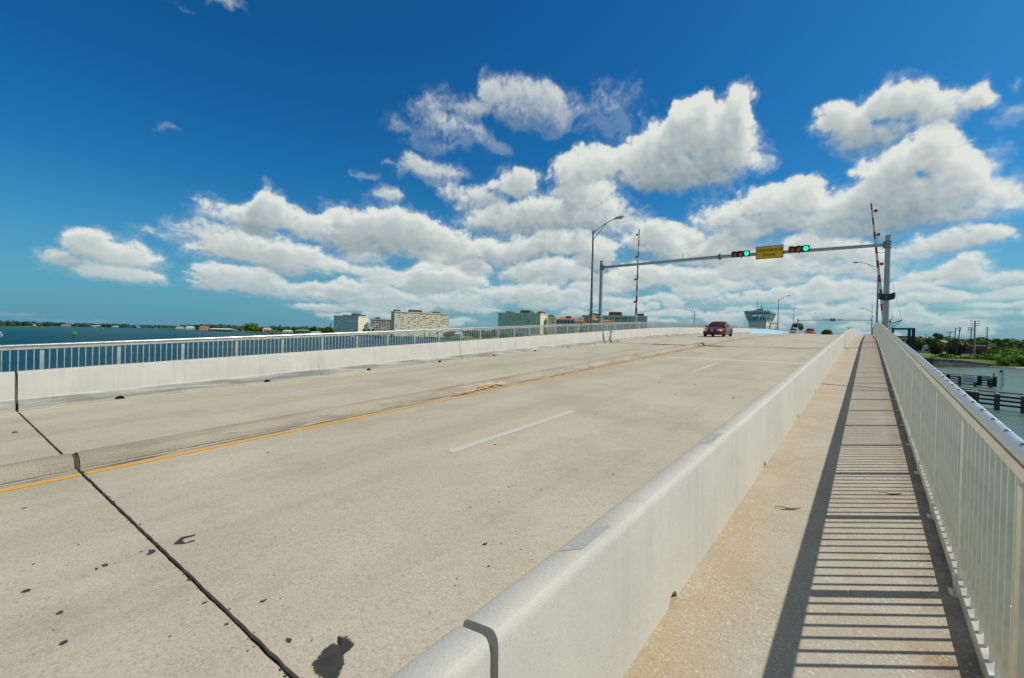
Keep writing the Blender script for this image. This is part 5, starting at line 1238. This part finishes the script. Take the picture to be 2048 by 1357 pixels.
# ------------------------------------------------------------------ sky: Nishita sky with a computed cumulus field
CLOUDS = '.25:-80.3 7 2.2 1.63 1;-77.8 6.7 3 1.89 1;-82 5.6 2.3 0.89 0.9|.35:-78.2 4.9 3.8 1.04 1|.25:-65.7 12.4 3.4 2.41 1.1;-70.2 11.9 2.7 1.81 0.8;-62.3 11.7 3 1.96 1;-67.9 10.9 3.3 1.56 1|.55:-71.9 9.6 3.2 1.71 0.75;-73.6 10.1 1.6 0.98 0.5|.25:-58.2 12 4 2.35 1.1;-53.4 12.6 3.8 2.29 1.1;-48.9 11.6 5.1 2.58 1.1;-45.2 10.8 4.1 2.27 1;-54.8 10.3 6.9 1.96 1|.35:-68.8 8.4 4.8 1.99 1;-64.4 7.8 5.3 2.41 1;-60.5 7.3 3.2 1.36 0.9|.35:-70.5 5.1 3.3 1.67 1;-64.8 4.4 5.2 1.44 1;-67.8 5.3 4.2 1.39 0.9|.6:-76.4 9.3 1.9 0.57 0.5;-71.4 5.8 1.7 0.51 0.4|.4:-37.3 18.3 3.5 2.02 1.1;-42.1 16.2 3.2 1.95 1;-44.8 16.9 2.2 1.36 0.7;-39.8 15.7 3.1 1.5 0.7|.3:-39.7 14 4.7 2.11 1;-32.9 14.7 6.2 2.56 1.1;-36 13.6 5 1.77 1|.3:-27 14.1 4.8 3 1.1;-29.2 17 3.3 2.59 1.1;-30.5 19.3 2.5 1.98 0.9|.6:-48.4 19 3.9 1.53 1;-50.3 19.7 1.8 0.97 0.7|.6:-52.9 16 2.3 1.22 0.9|.8:-55.8 18 1.6 0.43 0.45;-53.5 19.4 1.2 0.43 0.4;-56.1 18.3 0.8 0.32 0.3|.65:-40.1 28 2.9 2.13 0.95;-36 26.6 5.1 2.78 1.1;-32.9 25.2 2.7 2.03 1;-43.5 26.3 3.1 1.39 0.9|.9:-48.1 24.8 3 2.51 0.75;-52.2 23.9 1.8 1.1 0.7;-49.2 22.2 1.8 1.77 0.55|.85:-44.3 23.2 2.7 1.56 0.7;-40.9 21.9 2 0.96 0.75;-46.2 24.2 1.6 1.53 0.5|1.0:-26.6 25.7 3 2.48 0.55;-28.3 27.5 1.8 1.74 0.4;-25.3 26.6 2.7 1.07 0.4;-27.6 24 2.2 1.53 0.35|.15:-12.4 23.8 2.5 2.92 1.2;-17 24.9 3.2 1.92 1.2;-14 20.8 4.4 3.89 1.3;-20 22 5 2.96 1.3;-25.1 21.1 4.3 2.12 1.2;-21.6 18.8 6 2.04 1.1;-16 18.1 4.8 1.78 1.1;-28.7 20.3 3 1.95 1|.3:1.5 22 2.8 2.08 1.1;-1.9 21.4 2.5 2.02 1.1;4.1 20.4 2.7 1.88 1.1;7 20.9 1.4 1.47 1;-0.3 19.4 2.6 1.32 1;-2.3 19.4 1.1 0.72 0.6|.2:4.1 17.7 2.9 2.11 1.2;6.6 15.7 2.8 2.4 1.2;0.6 16.1 3 2.26 1.2;8.6 13 2 1.72 1.1;3.9 13.1 5.2 2.57 1.3;-1.8 13.9 4.1 2.19 1.2;-6 14.9 3.4 2.28 1.2;-9.5 14.6 3.2 2.06 1.1;-13.8 13.9 3 2.15 1.1;-6 12.3 6.8 1.83 1.1;0.3 11.3 6.4 1.61 1.1;-11.2 11.7 5.5 1.71 1;5.3 11.4 3.7 1.32 1|.4:5.7 9.1 3.8 1.15 1;8.6 9.5 1.2 0.59 0.8|.4:-0.8 8.4 5 1.47 1;-4.2 9.6 3.9 1.42 1|.4:4.4 6.6 3.8 0.91 1;7 7.3 1.8 0.96 1|.5:8.9 5.6 2.2 0.93 1|.4:-7.7 7.7 5.8 1.91 1;-11.6 9 3.5 1.86 1|.35:-14.7 10 5.8 2.23 1.1;-18 11.5 3.3 1.92 1|.35:-21.4 11.6 4 2.07 1;-19.1 9.9 3.9 1.72 1|.4:-19 6.9 7.6 1.63 1;-23 7.7 3.5 1.42 1|.5:-3.6 5 5.8 1.03 1|.5:3.1 4.1 5 0.66 0.9|.5:9.2 3.4 2.6 0.51 0.9|.5:-11.5 4.4 8.5 1 0.9;-15.7 5.3 3.2 1.03 0.9|.35:-57.5 4.4 4.7 1.87 1;-54.1 3.7 6.3 1.55 1|.4:-52.4 6.2 3.9 1.43 1;-55 5.6 2.3 1.18 1|.3:-47.5 6.8 3.8 2.06 1.1;-43.8 6.9 3.3 1.47 1;-49.4 5.6 3.6 1.21 0.9|.45:-45.7 4 6.7 1.48 1|.35:-35.8 7.9 4.2 1.59 1;-30.8 7.9 3.6 1.95 1.1|.35:-36.7 5.1 6.2 1.98 1.1;-31.4 4.2 3.5 1.36 1|.3:-39.6 10.2 8.1 2.05 1.1;-32.8 11.4 6.2 2.03 1.1;-44 9.2 4.9 1.45 1|.35:-47.7 10.2 6.7 1.79 1;-56.2 8.8 3.1 1.27 1|.35:-27.8 9.8 3.2 2.39 1.1;-26.3 7 2.6 1.81 1|.5:-28.3 4.6 3.6 1.23 1;-24.7 3.9 3.6 0.97 1|.7:-23.5 2.9 10 0.54 0.7|.7:-4.9 2.8 7.5 0.42 0.7|.7:6.8 2.6 5.1 0.4 0.7|.8:7.7 1.7 4.3 0.26 0.55;-24.1 1.9 6.5 0.36 0.55|.7:-59.6 2.6 4.3 0.7 0.7|.9:-71 30.6 1.9 0.53 0.6;-74.7 29.6 0.8 0.3 0.4|.95:-75.7 18.9 1 0.31 0.4|.9:9.7 21.8 0.5 0.58 0.7|.95:9.4 19.2 0.9 0.91 0.55|.9:-85 0.9 1.5 0.17 0.4|.9:-81.6 0.5 5.2 0.14 0.35|.6:2.6 8.9 2 0.65 0.8'
CLOUDS = [(float(c.split(':')[0]), [tuple(map(float, b.split())) for b in c.split(':')[1].split(';')]) for c in CLOUDS.split('|')]
A0, A1, E1, PD = -100.0, 20.0, 42.0, 15      # azimuth window, top elevation, samples per degree
NW, NH = int((A1 - A0) * PD), int(E1 * PD)
az = (A0 + (np.arange(NW) + .5) / PD)[None, :].repeat(NH, 0).astype(np.float32); el = ((np.arange(NH) + .5) / PD)[:, None].repeat(NW, 1).astype(np.float32)
rs = np.random.RandomState(12)
GX, GY = np.cos(rs.rand(65536) * 6.2832).astype(np.float32), None
_a = rs.rand(65536) * 6.2832; GX, GY = np.cos(_a).astype(np.float32), np.sin(_a).astype(np.float32)
def perlin(x, y, seed):
    xi, yi = np.floor(x).astype(np.int32), np.floor(y).astype(np.int32); fx, fy = x - xi, y - yi
    u, v = fx * fx * fx * (fx * (fx * 6 - 15) + 10), fy * fy * fy * (fy * (fy * 6 - 15) + 10)
    def g(i, j, dx, dy):
        h = ((xi + i) * 374761393 + (yi + j) * 668265263 + seed * 97561) & 0x7fffffff; h = ((h ^ (h >> 13)) * 1274126177) & 0x7fffffff; h = (h ^ (h >> 16)) & 65535
        return GX[h] * dx + GY[h] * dy
    a = g(0, 0, fx, fy); b = g(1, 0, fx - 1, fy); c = g(0, 1, fx, fy - 1); d = g(1, 1, fx - 1, fy - 1)
    return (a + (b - a) * u) + ((c + (d - c) * u) - (a + (b - a) * u)) * v
def fbm(x, y, n, seed, gain=.5, billow=0.0):
    s = np.zeros_like(x); a = 1.0; t = 0
    for k in range(n):
        p = perlin(x, y, seed + k) * 1.5
        if billow: p = p * (1 - billow) + (np.abs(p) * 2.0 - .62) * billow
        s += p * a; t += a; a *= gain; x = x * 2.03 + 7.1; y = y * 2.03 + 3.7
    return s / t
sc = np.clip(.26 + el / 17.0, .26, 1.15)           # clouds shrink towards the horizon
X, Y = az / 3.6, 2.6 * np.log1p(el / 3.2) + el * .17     # noise space, flattened near the horizon
w1, w2 = fbm(X * .6, Y * .6, 5, 11, .55), fbm(X * .6 + 31, Y * .6, 5, 23, .55)
aw, ew = az + w1 * 2.6 * sc, el + w2 * 1.8 * sc
big = fbm(X * 1.15 + 5, Y * 1.15, 4, 41, .55, .35)
med = fbm(X * 2.6 + 2, Y * 2.6, 4, 53, .55, .6); fine = fbm(X * 6.5 + 9, Y * 6.5, 5, 67, .62, .25)
wis = fbm(X * 1.9 + w1 * 1.5, Y * 2.6 + w2 * 1.5, 6, 77, .62)
lowm = fbm(az / 1.15, el / .62, 5, 101, .58, .5) * np.clip(1.15 - el / 9.0, 0, 1)
alpha = np.zeros_like(az); lum = np.zeros_like(az); thick = np.zeros_like(az)
def blur(q, n):
    for ax in (0, 1):
        p = np.pad(q, [(n + 1, n) if ax == 0 else (0, 0), (n + 1, n) if ax == 1 else (0, 0)], mode='edge').cumsum(ax)
        q = (p[2 * n + 1:] - p[:-2 * n - 1]) / (2 * n + 1) if ax == 0 else (p[:, 2 * n + 1:] - p[:, :-2 * n - 1]) / (2 * n + 1)
    return q.astype(np.float32)
rl = random.Random(21)
for _ in range(130):                                   # the crowded small clouds low over the horizon
    a = -62 + 76 * rl.random(); e = .9 + 7.0 * rl.random() ** 1.25; k = .5 + e / 9.0
    CLOUDS.append((.34 + .3 * rl.random(), [(a + (rl.random() - .5) * 3.6 * k, e + (rl.random() - .35) * .5 * k, (.8 + 1.3 * rl.random()) * k, (.36 + .42 * rl.random()) * k, .85 + .25 * rl.random()) for q in range(3)]))
CLOUDS.sort(key=lambda c: sum(b[1] for b in c[1]) / len(c[1]))      # far low clouds first, near high ones over them
for wisp, bl in CLOUDS:
    e0, e1 = min(b[1] - 1.5 * b[3] for b in bl), max(b[1] + 1.5 * b[3] for b in bl); a0, a1 = min(b[0] - 1.5 * b[2] for b in bl), max(b[0] + 1.5 * b[2] for b in bl)
    Hc = max(b[1] + b[3] for b in bl) - min(b[1] - b[3] for b in bl)
    i0, i1 = max(0, int((e0 - 2.4) * PD)), min(NH, int((e1 + 2.4) * PD)); j0, j1 = max(0, int((a0 - 3.5 - A0) * PD)), min(NW, int((a1 + 3.5 - A0) * PD))
    if i1 - i0 < 4 or j1 <= j0: continue
    W_ = np.s_[i0:i1, j0:j1]; acc = np.zeros((i1 - i0, j1 - j0), np.float32)
    for (a, e, rx, ry, w) in bl:
        dx = (aw[W_] - a) / (rx * (1.04 + .14 * wisp)); dy = (ew[W_] - e) / (ry * (1.06 + .14 * wisp)); dy = np.where(dy < 0, dy * 1.12, dy)
        acc += np.exp(6.0 * np.clip(w * (1.0 - (dx * dx + dy * dy)), -3, 2))
    Mx = np.log(acc + 1e-5) / 6.0
    bk = np.clip(Hc / 4.0, .35, 1.0)        # small clouds take less of the large lumps
    D = np.minimum(Mx, .9) + (.55 * bk) * big[W_] + .34 * med[W_] + (.20 + .22 * wisp) * fine[W_] + (.16 + .85 * max(0, wisp - .35)) * wis[W_] + .62 * lowm[W_] - .04
    low = np.clip(1 - (el[W_] - (e0 + .33 * (e1 - e0) * .5)) / (.55 * Hc), 0, 1)
    a_ = np.clip(D / ((.30 + .70 * wisp) * (1 + 1.5 * low)), 0, 1); a_ = a_ * a_ * (3 - 2 * a_)
    a_ = np.maximum(a_, .34 * np.clip((D + .42 + .5 * wis[W_]) / .8, 0, 1) ** 2)
    a_ *= np.clip(1.25 - .75 * wisp, .35, 1) * (np.clip(.55 + Mx * 1.1, .2, 1.0) if wisp > .3 else 1)
    n = max(1, int(.16 * Hc * PD * .5)); T = blur(np.clip(D * 1.2, 0, 1.0), n); T2 = blur(np.clip(D * 1.6, 0, 1), max(1, n // 3))
    r_, c_ = np.arange(i1 - i0)[:, None], np.arange(j1 - j0)[None, :]; occ = np.zeros_like(T); st = Hc / 14.0 * PD
    for k in range(1, 15):
        q = T if k > 4 else T2
        ri, ci = r_ + int(round(k * st * .92)), np.clip(c_ + int(round(k * st * .36)), 0, j1 - j0 - 1); ok = ri < i1 - i0
        occ += np.where(ok, q[np.minimum(ri, i1 - i0 - 1), ci], 0) / 14.0
    dens = np.clip(Hc / 6.0, .45, 1.0) * (1.0 - .55 * wisp)
    sh = np.exp(-3.0 * np.maximum(occ - .06, 0) * dens)
    hg = blur(.6 * big[W_] * bk + .42 * med[W_] + .5 * lowm[W_], 2) + .9 * np.sqrt(T2)
    def sf(dr, dc): return hg[np.clip(r_ + dr, 0, i1 - i0 - 1), np.clip(c_ + dc, 0, j1 - j0 - 1)]
    m = max(2, int(st * .55)); em = np.clip(hg - sf(m, m // 2), -.4, .4) * .5 + np.clip(hg - sf(3 * m, int(1.5 * m)), -.6, .6) * .38
    L = .24 + .68 * sh + .50 * em + .10 * np.clip(1 - T2 * 1.3, 0, 1)
    L = np.clip(L, .10, 1.0)
    lum[W_] = lum[W_] * (1 - a_) + L * a_; alpha[W_] = alpha[W_] * (1 - a_) + a_; thick[W_] = np.maximum(thick[W_], T)
T = thick; lum = lum / np.maximum(alpha, 1e-3)
# soft thin veil close to the horizon
veil = np.clip(fbm(X * .8, Y * 3.0, 4, 90) * 1.2 + .15, 0, 1) * np.exp(-((el - 2.8) / 4.6) ** 2) * np.clip((az + 66) / 25, 0, 1) * .80
alpha = 1 - (1 - alpha) * (1 - veil); alpha[-4:] = 0
img = bpy.data.images.new('cumulus_field', NW, NH, alpha=False, float_buffer=True); img.colorspace_settings.name = 'Non-Color'
px = np.ones((NH, NW, 4), np.float32); px[..., 0] = alpha; px[..., 1] = lum; px[..., 2] = T
img.pixels.foreach_set(px.ravel()); img.update(); img.pack()

SUN = Vector((.89, .64, 1.33)).normalized(); s_el = math.asin(SUN.z); s_az = math.atan2(SUN.x, SUN.y)
wd = bpy.data.worlds.new('World'); scene.world = wd; wd.use_nodes = True; t = NT(wd.node_tree); t.n.clear()
co = t.new('ShaderNodeTexCoord').outputs['Generated']
sky = t.new('ShaderNodeTexSky', sky_type='NISHITA', sun_disc=False, sun_elevation=s_el, sun_rotation=s_az, altitude=0, air_density=1.0, dust_density=.8, ozone_density=3.0)
hs = t.new('ShaderNodeHueSaturation', ins={'Hue': .5, 'Saturation': 1.38, 'Value': 1.0, 'Color': sky.outputs[0]})
skyc0 = t.mix(1.0, hs.outputs[0], (.27, .75, .85), 'MULTIPLY')
x = t.new('ShaderNodeSeparateXYZ', ins={0: co}).outputs
azn = t.math('MULTIPLY', t.math('ARCTAN2', x[0], x[1]), 57.29578); eln = t.math('MULTIPLY', t.math('ARCSINE', x[2]), 57.29578)
skyc = t.mix(t.math('MULTIPLY', t.math('POWER', t.ramp(eln, 17, 0), 1.6), .88), skyc0, t.mix(t.ramp(azn, -75, -25), (.95, 2.6, 4.0), (1.75, 3.25, 4.2)))
u = t.math('MULTIPLY', t.math('SUBTRACT', azn, A0), 1 / (A1 - A0)); v = t.math('MULTIPLY', eln, 1 / E1)
uv = t.new('ShaderNodeCombineXYZ', ins={0: u, 1: t.math('MINIMUM', t.math('MAXIMUM', v, .001), .999)}).outputs[0]
im = t.new('ShaderNodeTexImage', image=img, extension='MIRROR', interpolation='Cubic', ins={'Vector': uv})
ch = t.new('ShaderNodeSeparateColor', ins={0: im.outputs[0]}).outputs
cc = t.mix(t.ramp(ch[1], .25, .62), (.225, .283, .310), (.43, .485, .485)); cc = t.mix(t.ramp(ch[1], .60, .95), cc, (.675, .70, .655))
warm = t.math('MULTIPLY', t.ramp(eln, 9, 0), .5); cc = t.mix(warm, cc, (.41, .52, .535))
bg1 = t.new('ShaderNodeBackground', ins={'Color': skyc, 'Strength': .10}); bg2 = t.new('ShaderNodeBackground', ins={'Color': cc, 'Strength': 1.0})
al = t.math('MULTIPLY', t.math('MULTIPLY', ch[0], t.math('MULTIPLY_ADD', t.ramp(eln, .3, 6.5), .34, .64)), t.ramp(eln, 0, .4))
mx = t.new('ShaderNodeMixShader', ins={0: al, 1: bg1.outputs[0], 2: bg2.outputs[0]}); bg3 = t.new('ShaderNodeBackground', ins={'Color': (.125, .108, .082, 1), 'Strength': 1.0})      # unseen dark overhead, added to cut and warm the ambient light
m2 = t.new('ShaderNodeMixShader', ins={0: t.math('MULTIPLY', t.ramp(eln, 43, 58), .85), 1: mx.outputs[0], 2: bg3.outputs[0]}); out = t.new('ShaderNodeOutputWorld'); t.l.new(m2.outputs[0], out.inputs[0])
sl = bpy.data.lights.new('Sun', 'SUN'); sl.energy = 3.45; sl.angle = R_(.53); sl.color = (1, .945, .85)
so = bpy.data.objects.new('Sun', sl); COL.objects.link(so); so.rotation_euler = SUN.to_track_quat('Z', 'Y').to_euler()

# ------------------------------------------------------------------ camera
cam = bpy.data.cameras.new('Camera'); cam.sensor_width = 36; cam.lens = 915 / 2048 * 36; cam.clip_start = .05; cam.clip_end = 60000
roll, pitch, yaw = 2.34631436e-02, -8.08928670e-03, 6.60960297e-01
fw = Vector((0, math.cos(pitch), math.sin(pitch))); rt = Vector((1, 0, 0)); up = rt.cross(fw)
r2 = rt * math.cos(roll) + up * math.sin(roll); u2 = r2.cross(fw); Z = Matrix.Rotation(yaw, 3, 'Z'); r2, u2, fw = Z @ r2, Z @ u2, Z @ fw
co_ = bpy.data.objects.new('Camera', cam); COL.objects.link(co_); scene.camera = co_
co_.matrix_world = Matrix(((r2.x, u2.x, -fw.x, 0), (r2.y, u2.y, -fw.y, 0), (r2.z, u2.z, -fw.z, EZ), (0, 0, 0, 1)))
scene.render.engine = 'CYCLES'; scene.cycles.use_denoising = True; scene.cycles.max_bounces = 6
vs_ = scene.view_settings; vs_.view_transform = 'Standard'; vs_.look = 'None'; vs_.exposure = .16; vs_.gamma = 1
